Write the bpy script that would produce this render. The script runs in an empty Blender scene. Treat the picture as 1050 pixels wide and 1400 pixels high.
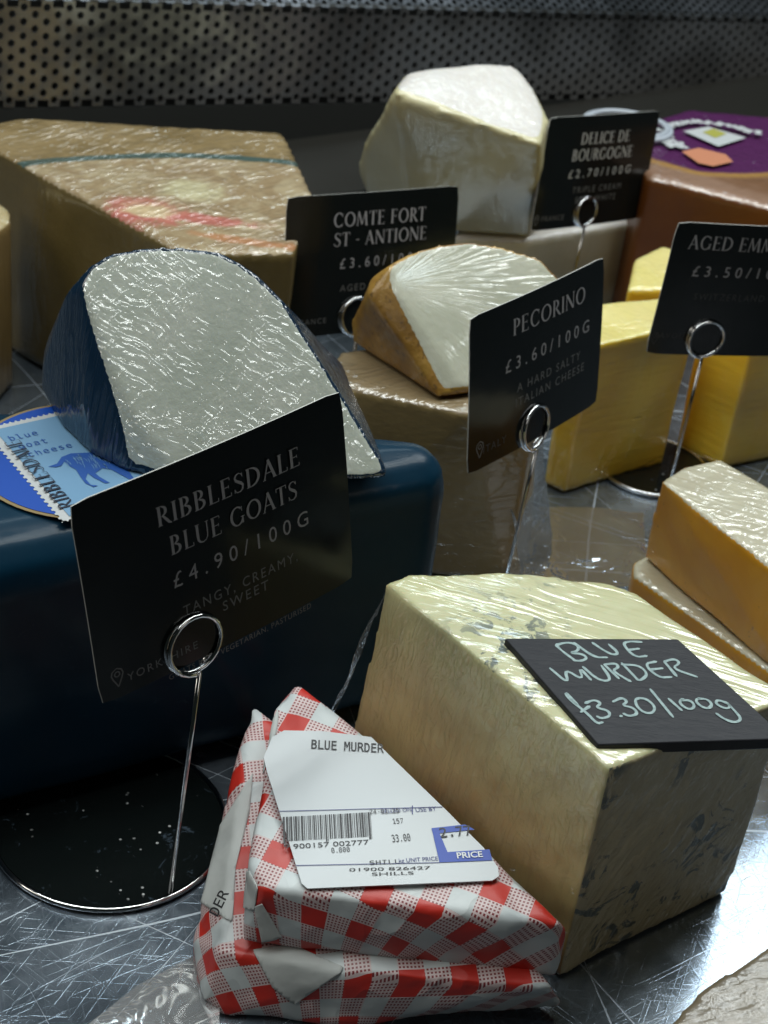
import bpy, bmesh, math, random
import numpy as np
from mathutils import Vector, Matrix, noise
random.seed(7)
sc = bpy.context.scene
col = sc.collection

# ------------------------------------------------------------------ camera
F_PX = 2300.0; TH = math.radians(33); RO = math.radians(7.5); CAM_H = 0.40
_f = Vector((0, math.cos(TH), -math.sin(TH)))
_r0 = Vector((1, 0, 0)); _u0 = Vector((0, math.sin(TH), math.cos(TH)))
_R = _r0 * math.cos(RO) + _u0 * math.sin(RO)
_U = _r0 * -math.sin(RO) + _u0 * math.cos(RO)
CAM = Vector((0, 0, CAM_H))
cd = bpy.data.cameras.new('camera'); cam = bpy.data.objects.new('camera', cd); col.objects.link(cam)
M = Matrix.Identity(4)
for i in range(3):
    M[i][0] = _R[i]; M[i][1] = _U[i]; M[i][2] = -_f[i]; M[i][3] = CAM[i]
cam.matrix_world = M
cd.sensor_fit = 'VERTICAL'; cd.sensor_height = 24.0; cd.lens = 24.0 * F_PX / 1400.0
cd.clip_start = 0.01; cd.clip_end = 20
cd.dof.use_dof = True; cd.dof.focus_distance = 0.50; cd.dof.aperture_fstop = 17
sc.camera = cam

# ------------------------------------------------------------------ light
w = bpy.data.worlds.new('World'); sc.world = w; w.use_nodes = True
w.node_tree.nodes['Background'].inputs[0].default_value = (0.45, 0.62, 0.56, 1)
w.node_tree.nodes['Background'].inputs[1].default_value = 0.018
def area(name, loc, target, sx, sy, power, colr, roll=None):
    l = bpy.data.lights.new(name, 'AREA'); l.shape = 'RECTANGLE'; l.size = sx; l.size_y = sy
    l.energy = power; l.color = colr
    o = bpy.data.objects.new(name, l); col.objects.link(o)
    z = (Vector(loc) - Vector(target)).normalized()
    x = Vector((math.cos(roll or 0), math.sin(roll or 0), 0)); x = (x - z * x.dot(z)).normalized()
    y = z.cross(x)
    m = Matrix.Identity(4)
    for i in range(3):
        m[i][0] = x[i]; m[i][1] = y[i]; m[i][2] = z[i]; m[i][3] = loc[i]
    o.matrix_world = m
    return o
A38 = math.radians(38)
# the case's tube lamps above the counter, its canopy light, and added fills
for k, yy in enumerate((0.52, 0.68, 0.84)):
    area('tube_light', (0.05, yy, 0.80), (0.03, yy - .03, 0.0), 1.3, 0.014, 1.8, (0.95, 1.0, 0.98), A38)
area('film_glint_fill', (0.05, 0.66, 0.86), (0.03, 0.60, 0.0), 1.4, 0.30, 4.8, (0.94, 1.0, 0.97), A38)  # added wide fill overhead, gives the film broad silvery glints
area('canopy_light', (-0.25, 1.15, 0.80), (0.05, 0.45, 0.0), 1.0, 0.06, 1.7, (0.76, 0.93, 1.0), A38)
area('tray_glare_fill', (0.45, 1.22, 0.80), (0.13, 0.36, 0.0), 0.40, 0.12, 1.0, (0.85, 0.95, 1.0), A38)  # added unseen lamp that brightens the glare on the steel
area('shop_light', (-1.0, 0.10, 0.75), (0.0, 0.42, 0.05), 0.5, 0.5, 2.3, (1.0, 0.95, 0.84))
area('right_fill', (1.2, -0.5, 1.0), (0.0, 0.45, 0.05), 0.6, 0.6, 1.6, (1.0, 0.95, 0.86))  # added fill that lifts the faces turned to the right
sc.view_settings.view_transform = 'Standard'; sc.view_settings.look = 'None'
sc.view_settings.exposure = -0.1; sc.view_settings.gamma = 1.0
sc.cycles.max_bounces = 8; sc.cycles.transparent_max_bounces = 12
sc.cycles.caustics_reflective = False; sc.cycles.caustics_refractive = False
sc.cycles.use_denoising = True

# ------------------------------------------------------------------ places
def ray(x, y): return _f * F_PX + _R * (x - 525) - _U * (y - 700)
def W(x, y, z=0.0):
    d = ray(x, y); return CAM + d * ((z - CAM.z) / d.z)
def onplane(x, y, P, N):
    d = ray(x, y); return CAM + d * ((P - CAM).dot(N) / d.dot(N))
def atdepth(x, y, dep): return CAM + ray(x, y) * (dep / F_PX)

# ------------------------------------------------------------------ object helpers
def root(name, label, cat, loc=(0, 0, 0), group=None):
    o = bpy.data.objects.new(name, None); col.objects.link(o)
    o.empty_display_size = 0.01; o.location = loc
    o['label'] = label; o['category'] = cat
    if group: o['group'] = group
    return o
def tag(o, label=None, cat=None, group=None, kind=None):
    if label: o['label'] = label
    if cat: o['category'] = cat
    if group: o['group'] = group
    if kind: o['kind'] = kind
    return o
def origin_of(p):
    v = Vector((0, 0, 0))
    while p is not None:
        v += p.location; p = p.parent
    return v
def make(name, verts, faces, mats, parent=None, fm=None, smooth=False, normals=None, loc=None, uvs=None):
    """link one mesh object; verts are world positions"""
    off = origin_of(parent) if parent else Vector((0, 0, 0))
    o_loc = Vector(loc) if loc is not None and not parent else Vector((0, 0, 0))
    off = off + o_loc
    me = bpy.data.meshes.new(name)
    me.from_pydata([tuple(Vector(v) - off) for v in verts], [], [tuple(f) for f in faces])
    for m in (mats if isinstance(mats, (list, tuple)) else [mats]): me.materials.append(m)
    if fm is not None: me.polygons.foreach_set('material_index', fm)
    if smooth: me.polygons.foreach_set('use_smooth', [True] * len(me.polygons))
    if uvs is not None:
        ul = me.uv_layers.new(name='UVMap')
        flat = []
        for p in me.polygons:
            for li in p.loop_indices:
                u = uvs[me.loops[li].vertex_index]; flat += [u[0], u[1]]
        ul.data.foreach_set('uv', flat)
    me.update()
    if normals is not None:
        me.normals_split_custom_set_from_vertices([tuple(n) for n in normals])
    o = bpy.data.objects.new(name, me); col.objects.link(o)
    if parent: o.parent = parent
    else: o.location = o_loc
    return o

class MB:
    def __init__(s): s.v = []; s.f = []
    def add(s, vs, fs):
        n = len(s.v); s.v += [Vector(v) for v in vs]; s.f += [[i + n for i in f] for f in fs]
    def tube(s, pts, r, seg=8, caps=True):
        pts = [Vector(p) for p in pts]; n = len(pts)
        rs = r if isinstance(r, (list, tuple)) else [r] * n
        t0 = (pts[1] - pts[0]).normalized()
        a = t0.orthogonal().normalized(); vs = []
        for i, p in enumerate(pts):
            t = (pts[min(i + 1, n - 1)] - pts[max(i - 1, 0)]).normalized()
            a = (a - t * a.dot(t)).normalized(); b = t.cross(a)
            for k in range(seg):
                an = 2 * math.pi * k / seg
                vs.append(p + (a * math.cos(an) + b * math.sin(an)) * rs[i])
        fs = [[i * seg + k, i * seg + (k + 1) % seg, (i + 1) * seg + (k + 1) % seg, (i + 1) * seg + k] for i in range(n - 1) for k in range(seg)]
        if caps: fs += [list(range(seg))[::-1], [(n - 1) * seg + k for k in range(seg)]]
        s.add(vs, fs)
    def prism(s, poly, up):
        n = len(poly); up = Vector(up); poly = [Vector(p) for p in poly]
        s.add(poly + [p + up for p in poly], [list(range(n))[::-1], [n + i for i in range(n)]] + [[i, (i + 1) % n, n + (i + 1) % n, n + i] for i in range(n)])
    def make(s, name, mat, parent=None, smooth=False, **k): return make(name, s.v, s.f, mat, parent, smooth=smooth, **k)

def bev(o, wdt, seg=3, ang=35):
    m = o.modifiers.new('bevel', 'BEVEL'); m.width = wdt; m.segments = seg; m.limit_method = 'ANGLE'; m.angle_limit = math.radians(ang)
    m.harden_normals = True
    for p in o.data.polygons: p.use_smooth = True
    return o

def hull_remesh(points, voxel, smooth_it, disp=None):
    """a rounded solid from the hull of some corner points: numpy verts, faces, vertex normals"""
    bm = bmesh.new()
    for p in points: bm.verts.new(p)
    r = bmesh.ops.convex_hull(bm, input=bm.verts[:])
    bmesh.ops.delete(bm, geom=[v for v in bm.verts if not v.link_faces], context='VERTS')
    bmesh.ops.recalc_face_normals(bm, faces=bm.faces[:])
    me = bpy.data.meshes.new('tmp'); bm.to_mesh(me); bm.free()
    o = bpy.data.objects.new('tmp', me); col.objects.link(o)
    m = o.modifiers.new('r', 'REMESH'); m.mode = 'VOXEL'; m.voxel_size = voxel
    if smooth_it:
        s = o.modifiers.new('s', 'SMOOTH'); s.iterations = smooth_it; s.factor = 0.6
    dg = bpy.context.evaluated_depsgraph_get(); dg.update()
    ev = bpy.data.meshes.new_from_object(o.evaluated_get(dg))
    bpy.data.objects.remove(o); bpy.data.meshes.remove(me)
    n = len(ev.vertices)
    co = np.empty(n * 3); ev.vertices.foreach_get('co', co); co = co.reshape(-1, 3)
    no = np.empty(n * 3); ev.vertices.foreach_get('normal', no); no = no.reshape(-1, 3)
    if disp:
        d = np.array([disp(Vector(c), Vector(k)) for c, k in zip(co, no)])
        co = co + no * d[:, None]
        ev.vertices.foreach_set('co', co.ravel()); ev.update()
        no = np.empty(n * 3); ev.vertices.foreach_get('normal', no); no = no.reshape(-1, 3)
    faces = [tuple(p.vertices) for p in ev.polygons]
    fn = np.empty(len(faces) * 3); ev.polygons.foreach_get('normal', fn); fn = fn.reshape(-1, 3)
    fc = np.empty(len(faces) * 3); ev.polygons.foreach_get('center', fc); fc = fc.reshape(-1, 3)
    bpy.data.meshes.remove(ev)
    return co, no, faces, fn, fc

def split_parts(parent, data, field, spec, blur=7):
    """cut the surface along the zero lines of one or more scalar fields of (position, smoothed normal).
    field: list of functions; class = index of the first that is positive, else the last key. One mesh per class."""
    co, no, faces, fn, fc = data
    if not isinstance(field, (list, tuple)): field = [field]
    tris = []
    for f in faces:
        tris.append((f[0], f[1], f[2]))
        if len(f) == 4: tris.append((f[0], f[2], f[3]))
    T_ = np.array(tris)
    E_ = np.vstack([T_[:, [0, 1]], T_[:, [1, 2]], T_[:, [2, 0]]]); E_ = np.vstack([E_, E_[:, ::-1]])
    sn = no.copy()
    for _ in range(blur):
        acc = sn.copy(); np.add.at(acc, E_[:, 0], sn[E_[:, 1]]); sn = acc / np.linalg.norm(acc, axis=1)[:, None]
    P = [tuple(c) for c in co]; Nn = [tuple(c) for c in no]; SN = [tuple(c) for c in sn]
    rest = [tuple(t) for t in tris]; groups = []
    for fld in field:
        val = {}
        def val_of(i):
            if i not in val:
                val[i] = fld(Vector(P[i]), Vector(SN[i])); 
                if abs(val[i]) < 1e-6: val[i] = 1e-6
            return val[i]
        cutv = {}
        def cut(a, b):
            k = (min(a, b), max(a, b))
            if k not in cutv:
                va, vb = val_of(k[0]), val_of(k[1]); t = va / (va - vb)
                for L_ in (P, Nn, SN):
                    A_, B_ = L_[k[0]], L_[k[1]]; L_.append(tuple(A_[i] + (B_[i] - A_[i]) * t for i in range(3)))
                cutv[k] = len(P) - 1
            return cutv[k]
        pos, neg = [], []
        for t in rest:
            sg = [val_of(i) > 0 for i in t]
            if all(sg): pos.append(t)
            elif not any(sg): neg.append(t)
            else:
                lone = 0 if sg[1] == sg[2] else (1 if sg[0] == sg[2] else 2)
                a, b, c = t[lone], t[(lone + 1) % 3], t[(lone + 2) % 3]; ab, ac = cut(a, b), cut(a, c)
                one = [(a, ab, ac)]; two = [(ab, b, c), (ab, c, ac)]
                (pos if sg[lone] else neg).extend(one); (neg if sg[lone] else pos).extend(two)
        # crumbs cut off from the main patch go back to the rest
        par = {}
        def fnd(a):
            while par.setdefault(a, a) != a: par[a] = par[par[a]]; a = par[a]
            return a
        for t in pos:
            r0 = fnd(t[0])
            for q in t[1:]:
                r1 = fnd(q)
                if r1 != r0: par[r1] = r0
        cnt = {}
        for t in pos: k = fnd(t[0]); cnt[k] = cnt.get(k, 0) + 1
        big = max(cnt.values()) if cnt else 0
        neg += [t for t in pos if cnt[fnd(t[0])] < big]; pos = [t for t in pos if cnt[fnd(t[0])] >= big]
        groups.append(pos); rest = neg
    groups.append(rest)
    out = {}
    for g_, (name, mat) in zip(groups, spec):
        if not g_: continue
        used = {}; fs = [[used.setdefault(v, len(used)) for v in t] for t in g_]
        order = sorted(used, key=used.get)
        out[name] = make(name, [P[v] for v in order], fs, mat, parent, smooth=True, normals=[Nn[v] for v in order])
    return out
def wob(s, a, seed=0.0):
    return lambda c, n: noise.noise(c * s + Vector((seed, seed * 1.7, 0))) * a

# ------------------------------------------------------------------ node helpers
class NT:
    def __init__(s, name):
        s.m = bpy.data.materials.new(name); s.m.use_nodes = True; s.t = s.m.node_tree; s.n = s.t.nodes; s.l = s.t.links
        s.b = s.n['Principled BSDF']; s.out = s.n['Material Output']
        s.tc = s.n.new('ShaderNodeTexCoord')
    def _set(s, sock, v):
        if isinstance(v, bpy.types.NodeSocket): s.l.new(v, sock)
        elif v is not None:
            if sock.type == 'RGBA' and len(v) == 3: v = (*v, 1)
            sock.default_value = v
    def set(s, **k):
        for a, v in k.items(): s._set(s.b.inputs[a.replace('_', ' ')], v)
        return s
    def math(s, op, a, b=None, c=None, clamp=False):
        n = s.n.new('ShaderNodeMath'); n.operation = op; n.use_clamp = clamp
        for i, v in enumerate((a, b, c)):
            if v is not None: s._set(n.inputs[i], v)
        return n.outputs[0]
    def vmath(s, op, a, b=None):
        n = s.n.new('ShaderNodeVectorMath'); n.operation = op
        s._set(n.inputs[0], a)
        if b is not None: s._set(n.inputs[1], b)
        return n.outputs['Value'] if op in ('DOT_PRODUCT', 'LENGTH') else n.outputs[0]
    def map(s, vec, scale=(1, 1, 1), rot=(0, 0, 0), loc=(0, 0, 0)):
        n = s.n.new('ShaderNodeMapping'); s._set(n.inputs['Vector'], vec)
        n.inputs['Scale'].default_value = scale; n.inputs['Rotation'].default_value = rot; n.inputs['Location'].default_value = loc
        return n.outputs[0]
    def noise(s, vec, scale, detail=2, rough=0.5, dist=0.0, color=False):
        n = s.n.new('ShaderNodeTexNoise'); s._set(n.inputs['Vector'], vec)
        n.inputs['Scale'].default_value = scale; n.inputs['Detail'].default_value = detail
        n.inputs['Roughness'].default_value = rough; n.inputs['Distortion'].default_value = dist
        return n.outputs[1 if color else 0]
    def voro(s, vec, scale, feature='F1', out='Distance', rnd=1.0):
        n = s.n.new('ShaderNodeTexVoronoi'); n.feature = feature; s._set(n.inputs['Vector'], vec)
        n.inputs['Scale'].default_value = scale; n.inputs['Randomness'].default_value = rnd
        return n.outputs[out]
    def ramp(s, fac, stops, interp='LINEAR'):
        n = s.n.new('ShaderNodeValToRGB'); s._set(n.inputs[0], fac); n.color_ramp.interpolation = interp
        e = n.color_ramp.elements
        while len(e) < len(stops): e.new(0.5)
        for i, (p, c) in enumerate(stops):
            e[i].position = p
            e[i].color = (c, c, c, 1) if isinstance(c, (int, float)) else (*c, 1)
        return n.outputs[0]
    def mix(s, fac, a, b, blend='MIX'):
        n = s.n.new('ShaderNodeMix'); n.data_type = 'RGBA'; n.blend_type = blend
        s._set(n.inputs[0], fac); s._set(n.inputs[6], a); s._set(n.inputs[7], b)
        return n.outputs[2]
    def smooth(s, x, lo, hi):
        n = s.n.new('ShaderNodeMapRange'); n.interpolation_type = 'SMOOTHSTEP'
        s._set(n.inputs[0], x); n.inputs[1].default_value = lo; n.inputs[2].default_value = hi
        return n.outputs[0]
    def bump(s, h, dist=0.0005, strength=1.0, normal=None):
        n = s.n.new('ShaderNodeBump'); s._set(n.inputs['Height'], h)
        n.inputs['Distance'].default_value = dist; n.inputs['Strength'].default_value = strength
        if normal is not None: s._set(n.inputs['Normal'], normal)
        return n.outputs[0]
    @property
    def obj(s): return s.tc.outputs['Object']
    def pos(s):
        return s.n.new('ShaderNodeNewGeometry').outputs['Position']
    def sep(s, vec):
        n = s.n.new('ShaderNodeSeparateXYZ'); s._set(n.inputs[0], vec); return n.outputs
    def ridge(s, vec, scale, detail=1.5, dist=0.3, sharp=3.0):
        a = s.noise(vec, scale, detail, 0.5, dist)
        b = s.math('ABSOLUTE', s.math('SUBTRACT', a, 0.5))
        b = s.math('SUBTRACT', 1.0, s.math('MULTIPLY', b, 5.0), clamp=True)
        return s.math('POWER', b, sharp)

def dir_coords(nt, axis, stretch):
    """coordinates squeezed along an axis so that noise runs in long folds along it"""
    z = Vector(axis).normalized(); x = z.orthogonal().normalized(); y = z.cross(x)
    p = nt.obj
    c = nt.n.new('ShaderNodeCombineXYZ')
    for i, (v, k) in enumerate(((x, 1), (y, 1), (z, 1.0 / stretch))):
        nt.l.new(nt.math('MULTIPLY', nt.vmath('DOT_PRODUCT', p, tuple(v)), k), c.inputs[i])
    return c.outputs[0]

def film(nt, kind='crinkle', axis=(0, 0, 1), scale=1.0, depth=1.0, centre=None, rough=0.13, weight=1.0, stretch=5, ior=1.95):
    """cling film drawn tight over the thing: a clear coat whose own normal carries the folds"""
    P = nt.obj
    w1 = nt.vmath('SUBTRACT', nt.noise(P, 45 * scale, 2, color=True), (.5, .5, .5))
    warp = nt.vmath('ADD', P, nt.vmath('MULTIPLY', w1, (0.02, 0.02, 0.02)))
    if kind == 'radial':
        d = nt.vmath('SUBTRACT', P, tuple(centre[0])); X, Y = centre[1], centre[2]
        ang = nt.math('ARCTAN2', nt.vmath('DOT_PRODUCT', d, tuple(Y)), nt.vmath('DOT_PRODUCT', d, tuple(X)))
        c = nt.n.new('ShaderNodeCombineXYZ'); nt.l.new(nt.math('MULTIPLY', ang, 0.07), c.inputs[0])
        nt.l.new(nt.math('MULTIPLY', nt.vmath('LENGTH', d), 0.10), c.inputs[1])
        a = nt.ridge(c.outputs[0], 260 * scale, 2.0, 0.2, 1.3)
        b = nt.noise(c.outputs[0], 620 * scale, 1.5)
        h = nt.math('ADD', nt.math('MULTIPLY', a, .7), nt.math('MULTIPLY', b, .55))
        h = nt.math('ADD', h, nt.math('MULTIPLY', nt.noise(warp, 200 * scale, 2), 0.5))
    else:
        k = 1.0 if kind == 'crinkle' else 2.4
        amt = 0.010 if kind == 'crinkle' else 0.004
        v = dir_coords(nt, axis, stretch * k)
        v1 = nt.vmath('ADD', v, nt.vmath('MULTIPLY', w1, (amt, amt, amt)))
        a = nt.ridge(v1, 270 * scale, 1.5, 0.3, 1.5)
        b = nt.noise(v1, 640 * scale, 1.5)
        h = nt.math('ADD', nt.math('MULTIPLY', a, .6), nt.math('MULTIPLY', b, .8))
        if kind == 'crinkle':
            h = nt.math('ADD', h, nt.math('MULTIPLY', nt.ridge(warp, 150 * scale, 2.0, .5, 1.6), .35))
    big = nt.noise(P, 55 * scale, 2)
    calm = nt.smooth(nt.noise(P, 33, 1), 0.32, 0.60)
    h = nt.math('ADD', nt.math('MULTIPLY', h, nt.math('ADD', nt.math('MULTIPLY', calm, 0.55), 0.45)), nt.math('MULTIPLY', big, .6))
    nt.set(Coat_Weight=weight, Coat_Roughness=rough, Coat_IOR=ior, Coat_Normal=nt.bump(h, 0.0005 * depth, 1.0))
    return h

def simple(name, colr, rough=0.5, metal=0.0, **k):
    nt = NT(name); nt.set(Base_Color=(*colr, 1), Roughness=rough, Metallic=metal); nt.set(**k); return nt.m

def cheese_mat(name, c1, c2, scale=60, rough=0.5, fkw=None, spots=None, extra=None, sss=0.12, bumpd=0.0002):
    nt = NT(name)
    n = nt.noise(nt.obj, scale, 4, 0.6, 0.5)
    c = nt.mix(nt.smooth(n, 0.3, 0.7), c1, c2)
    if spots:
        for (colr, sc_, lo, hi, am) in spots:
            s = nt.smooth(nt.noise(nt.obj, sc_, 3, 0.6, 0.6), lo, hi)
            c = nt.mix(nt.math('MULTIPLY', s, am), c, colr)
    if extra: c = extra(nt, c)
    nt.set(Base_Color=c, Roughness=rough)
    if sss:
        nt.set(Subsurface_Weight=sss, Subsurface_Scale=0.004); nt.b.inputs['Subsurface Radius'].default_value = (1, 0.7, 0.35)
    nt.set(Normal=nt.bump(nt.noise(nt.obj, 400, 3), bumpd))
    if fkw: film(nt, **fkw)
    return nt.m

def clear_film(name, tint=(1, 1, 1), fac=0.16, rough=0.08, haze=0.05, scale=1.0, stretchaxis=None, depth=1.0):
    nt = NT(name); nt.n.remove(nt.b)
    tr = nt.n.new('ShaderNodeBsdfTransparent'); tr.inputs[0].default_value = (*tint, 1)
    gl = nt.n.new('ShaderNodeBsdfGlossy'); gl.inputs['Roughness'].default_value = rough
    df = nt.n.new('ShaderNodeBsdfDiffuse'); df.inputs[0].default_value = (.8, .82, .85, 1)
    v = nt.obj if stretchaxis is None else dir_coords(nt, stretchaxis, 7)
    h = nt.math('ADD', nt.ridge(v, 170 * scale, 2, 0.8, 2), nt.noise(nt.obj, 60 * scale, 2))
    b = nt.bump(h, 0.0012 * depth)
    nt.l.new(b, gl.inputs['Normal'])
    lw = nt.n.new('ShaderNodeLayerWeight'); lw.inputs[0].default_value = 0.35; nt.l.new(b, lw.inputs['Normal'])
    m1 = nt.n.new('ShaderNodeMixShader'); m2 = nt.n.new('ShaderNodeMixShader')
    nt.l.new(nt.math('ADD', nt.math('MULTIPLY', lw.outputs['Fresnel'], 0.8), fac, clamp=True), m1.inputs[0])
    nt.l.new(tr.outputs[0], m1.inputs[1]); nt.l.new(gl.outputs[0], m1.inputs[2])
    m2.inputs[0].default_value = haze
    nt.l.new(m1.outputs[0], m2.inputs[1]); nt.l.new(df.outputs[0], m2.inputs[2])
    nt.l.new(m2.outputs[0], nt.out.inputs['Surface'])
    return nt.m

# ------------------------------------------------------------------ lettering
TK, TN = 0.16, 0.07
def rib(pts, ws):
    """a ribbon polygon strip through 2-D points"""
    pts = [Vector((p[0], p[1])) for p in pts]; n = len(pts)
    ws = ws if isinstance(ws, (list, tuple)) else [ws] * n
    L = []; Rr = []
    for i, p in enumerate(pts):
        t = (pts[min(i + 1, n - 1)] - pts[max(i - 1, 0)]).normalized(); q = Vector((-t.y, t.x)) * ws[i] / 2
        L.append(p + q); Rr.append(p - q)
    return L, Rr
def g_arc(cx, cy, rx, ry, a0, a1, tk=TK, tn=TN, n=20):
    P = []; Wd = []
    for i in range(n + 1):
        a = math.radians(a0 + (a1 - a0) * i / n)
        wd = tn + (tk - tn) * abs(math.cos(a)) ** 1.4
        P.append((cx + (rx - wd / 2) * math.cos(a), cy + (ry - wd / 2) * math.sin(a))); Wd.append(wd)
    return (P, Wd)
def g_line(x0, y0, x1, y1, wd): return ([(x0, y0), (x1, y1)], wd)
def g_serif(x, y, e=0.13): return g_line(x - e, y, x + e, y, 0.035)
def g_stem(x, wd=TK, y0=0.0, y1=1.0, s0=True, s1=True):
    r = [g_line(x, y0, x, y1, wd)]
    if s0: r.append(g_serif(x, y0 + .017))
    if s1: r.append(g_serif(x, y1 - .017))
    return r
def serif_glyph(c):
    s = []
    if c == 'A': s = [g_line(.08, 0, .40, 1, TN), g_line(.38, 1.02, .74, 0, TK), g_line(.2, .34, .6, .34, .045), g_serif(.08, .017, .09), g_serif(.74, .017, .13)]; a = .86
    elif c == 'B': s = g_stem(.17, s0=False, s1=False) + [g_line(.04, .98, .34, .98, .04), g_line(.04, .02, .36, .02, .04), g_line(.2, .53, .36, .53, .04), g_arc(.32, .765, .27, .235, -90, 90), g_arc(.34, .27, .34, .27, -90, 90)]; a = .76
    elif c == 'C': s = [g_arc(.50, .5, .46, .52, 50, 310), g_line(.81, .68, .81, .95, .04), g_line(.80, .06, .80, .26, .04)]; a = .92
    elif c == 'D': s = g_stem(.17, s0=False, s1=False) + [g_line(.04, .98, .36, .98, .04), g_line(.04, .02, .36, .02, .04), g_arc(.34, .5, .54, .5, -90, 90)]; a = .98
    elif c == 'E': s = g_stem(.17) + [g_line(.17, .98, .58, .98, .04), g_line(.17, .53, .5, .53, .04), g_line(.17, .02, .62, .02, .04), g_line(.58, .84, .58, .99, .04), g_line(.5, .45, .5, .61, .035), g_line(.62, .01, .62, .18, .04)]; a = .72
    elif c == 'F': s = g_stem(.17) + [g_line(.17, .98, .58, .98, .04), g_line(.17, .51, .5, .51, .04), g_line(.58, .84, .58, .99, .04), g_line(.5, .43, .5, .59, .035)]; a = .66
    elif c == 'G': s = [g_arc(.50, .5, .46, .52, 50, 325), g_line(.81, .70, .81, .95, .04)] + g_stem(.83, .11, .06, .43, False, True); a = 1.0
    elif c == 'I': s = g_stem(.17); a = .36
    elif c == 'L': s = g_stem(.17) + [g_line(.17, .02, .6, .02, .04), g_line(.6, .01, .6, .19, .04)]; a = .68
    elif c == 'M': s = [g_line(.1, 0, .2, 1, TN), g_line(.2, 1, .52, .08, .12), g_line(.52, .08, .82, 1, TN), g_line(.82, 1, .94, 0, TK), g_serif(.1, .017, .09), g_serif(.94, .017, .12)]; a = 1.1
    elif c == 'N': s = [g_line(.12, 0, .12, 1, TN), g_line(.12, .98, .78, .02, TK), g_line(.80, 0, .80, 1, TN), g_serif(.12, .017, .1), g_serif(.8, .983, .1), g_serif(.08, .983, .08)]; a = .94
    elif c == 'O': s = [g_arc(.52, .5, .48, .52, 0, 360, n=36)]; a = 1.04
    elif c == 'P': s = g_stem(.17) + [g_line(.04, .98, .34, .98, .04), g_line(.2, .46, .34, .46, .04), g_arc(.32, .72, .30, .27, -90, 90)]; a = .66
    elif c == 'R': s = g_stem(.17) + [g_line(.04, .98, .34, .98, .04), g_line(.2, .47, .34, .47, .04), g_arc(.32, .725, .29, .265, -90, 90), ([(.34, .48), (.52, .25), (.66, .06), (.80, -.02)], [.1, .14, .13, .04])]; a = .78
    elif c == 'S':
        P = [(.55, .80), (.50, .92), (.36, .985), (.20, .93), (.12, .80), (.16, .66), (.32, .54), (.46, .45), (.56, .32), (.53, .13), (.38, .02), (.20, .03), (.09, .12), (.06, .24)]
        s = [(P, [.04, .04, .05, .08, .11, .13, .15, .15, .13, .10, .06, .045, .04, .04]), g_line(.56, .76, .56, .96, .035), g_line(.06, .04, .06, .24, .035)]; a = .68
    elif c == 'T': s = g_stem(.36, s1=False) + [g_line(.03, .98, .69, .98, .04), g_line(.03, .80, .03, .99, .04), g_line(.69, .80, .69, .99, .04)]; a = .74
    elif c == 'U': s = [g_line(.15, .36, .15, 1, TK), g_line(.76, .36, .76, 1, TN), g_serif(.15, .983), g_serif(.76, .983, .1), ([(.15, .4), (.17, .18), (.27, .04), (.45, -.01), (.63, .05), (.74, .2), (.76, .4)], [TK, .14, .1, .06, .05, .055, TN])]; a = .9
    elif c == '-': s = [g_line(.05, .42, .35, .42, .06)]; a = .42
    else: a = .38
    return s, a
def serif_text(txt, h, track=0.04):
    """2-D strips for a line of engraved-style capitals of height h, centred on x"""
    x = 0; strips = []
    for c in txt:
        s, a = serif_glyph(c)
        for P, wd in s: strips.append((*rib(P, wd), x))
        x += a + track
    tot = x - track
    out = MB(); k = 0
    for L, Rr, x0 in strips:
        zz = k * 0.00001 / h; k += 1
        n = len(L)
        vs = [Vector(((p.x + x0 - tot / 2), p.y, 0)) * h + Vector((0, 0, zz * h)) for p in L + Rr]
        out.add(vs, [[i, n + i, n + i + 1, i + 1] for i in range(n - 1)])
    return out.v, out.f, tot * h
_tc = {}
def sans_text(txt, h, track=1.0, bold=0.0, shear=0.0, font=None, align='CENTER'):
    key = (txt, track, bold, shear, font, align)
    if key not in _tc:
        cu = bpy.data.curves.new('t', 'FONT'); cu.body = txt; cu.align_x = align; cu.size = 1.0
        cu.space_character = track; cu.offset = bold; cu.shear = shear; cu.resolution_u = 3
        if font: cu.font = font
        o = bpy.data.objects.new('t', cu); col.objects.link(o)
        dg = bpy.context.evaluated_depsgraph_get(); dg.update()
        me = bpy.data.meshes.new_from_object(o.evaluated_get(dg))
        _tc[key] = ([v.co.copy() for v in me.vertices], [tuple(p.vertices) for p in me.polygons])
        bpy.data.objects.remove(o); bpy.data.curves.remove(cu); bpy.data.meshes.remove(me)
    vs, fs = _tc[key]
    k = h / 0.70
    return [v * k for v in vs], fs
MONO = None
try:
    import os
    _p = os.path.join(bpy.utils.system_resource('DATAFILES'), 'fonts', 'DejaVuSansMono.woff2')
    if os.path.exists(_p): MONO = bpy.data.fonts.load(_p)
except Exception:
    MONO = None

class Frame:
    """a flat frame on a surface: O + x*X + y*Y, N outward"""
    def __init__(s, O, X, Y): s.O = Vector(O); s.X = Vector(X).normalized(); y = Vector(Y); y = y - s.X * y.dot(s.X); s.Y = y.normalized(); s.N = s.X.cross(s.Y)
    def p(s, x, y, z=0.0): return s.O + s.X * x + s.Y * y + s.N * z
    def uv(s, P): d = Vector(P) - s.O; return d.dot(s.X), d.dot(s.Y)
    def px(s, x, y): return s.uv(onplane(x, y, s.O, s.N))
def put(name, geo, fr, x, y, mat, parent, lift=0.00012, rot=0.0, sx=1.0, bend=None):
    vs, fs = geo[0], geo[1]; ca, sa = math.cos(rot), math.sin(rot); out = []
    for v in vs:
        a, b = v.x * sx, v.y
        q = (x + a * ca - b * sa, y + a * sa + b * ca)
        out.append(bend(q[0], q[1], lift + v.z) if bend else fr.p(q[0], q[1], lift + v.z))
    return make(name, out, fs, mat, parent)

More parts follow.
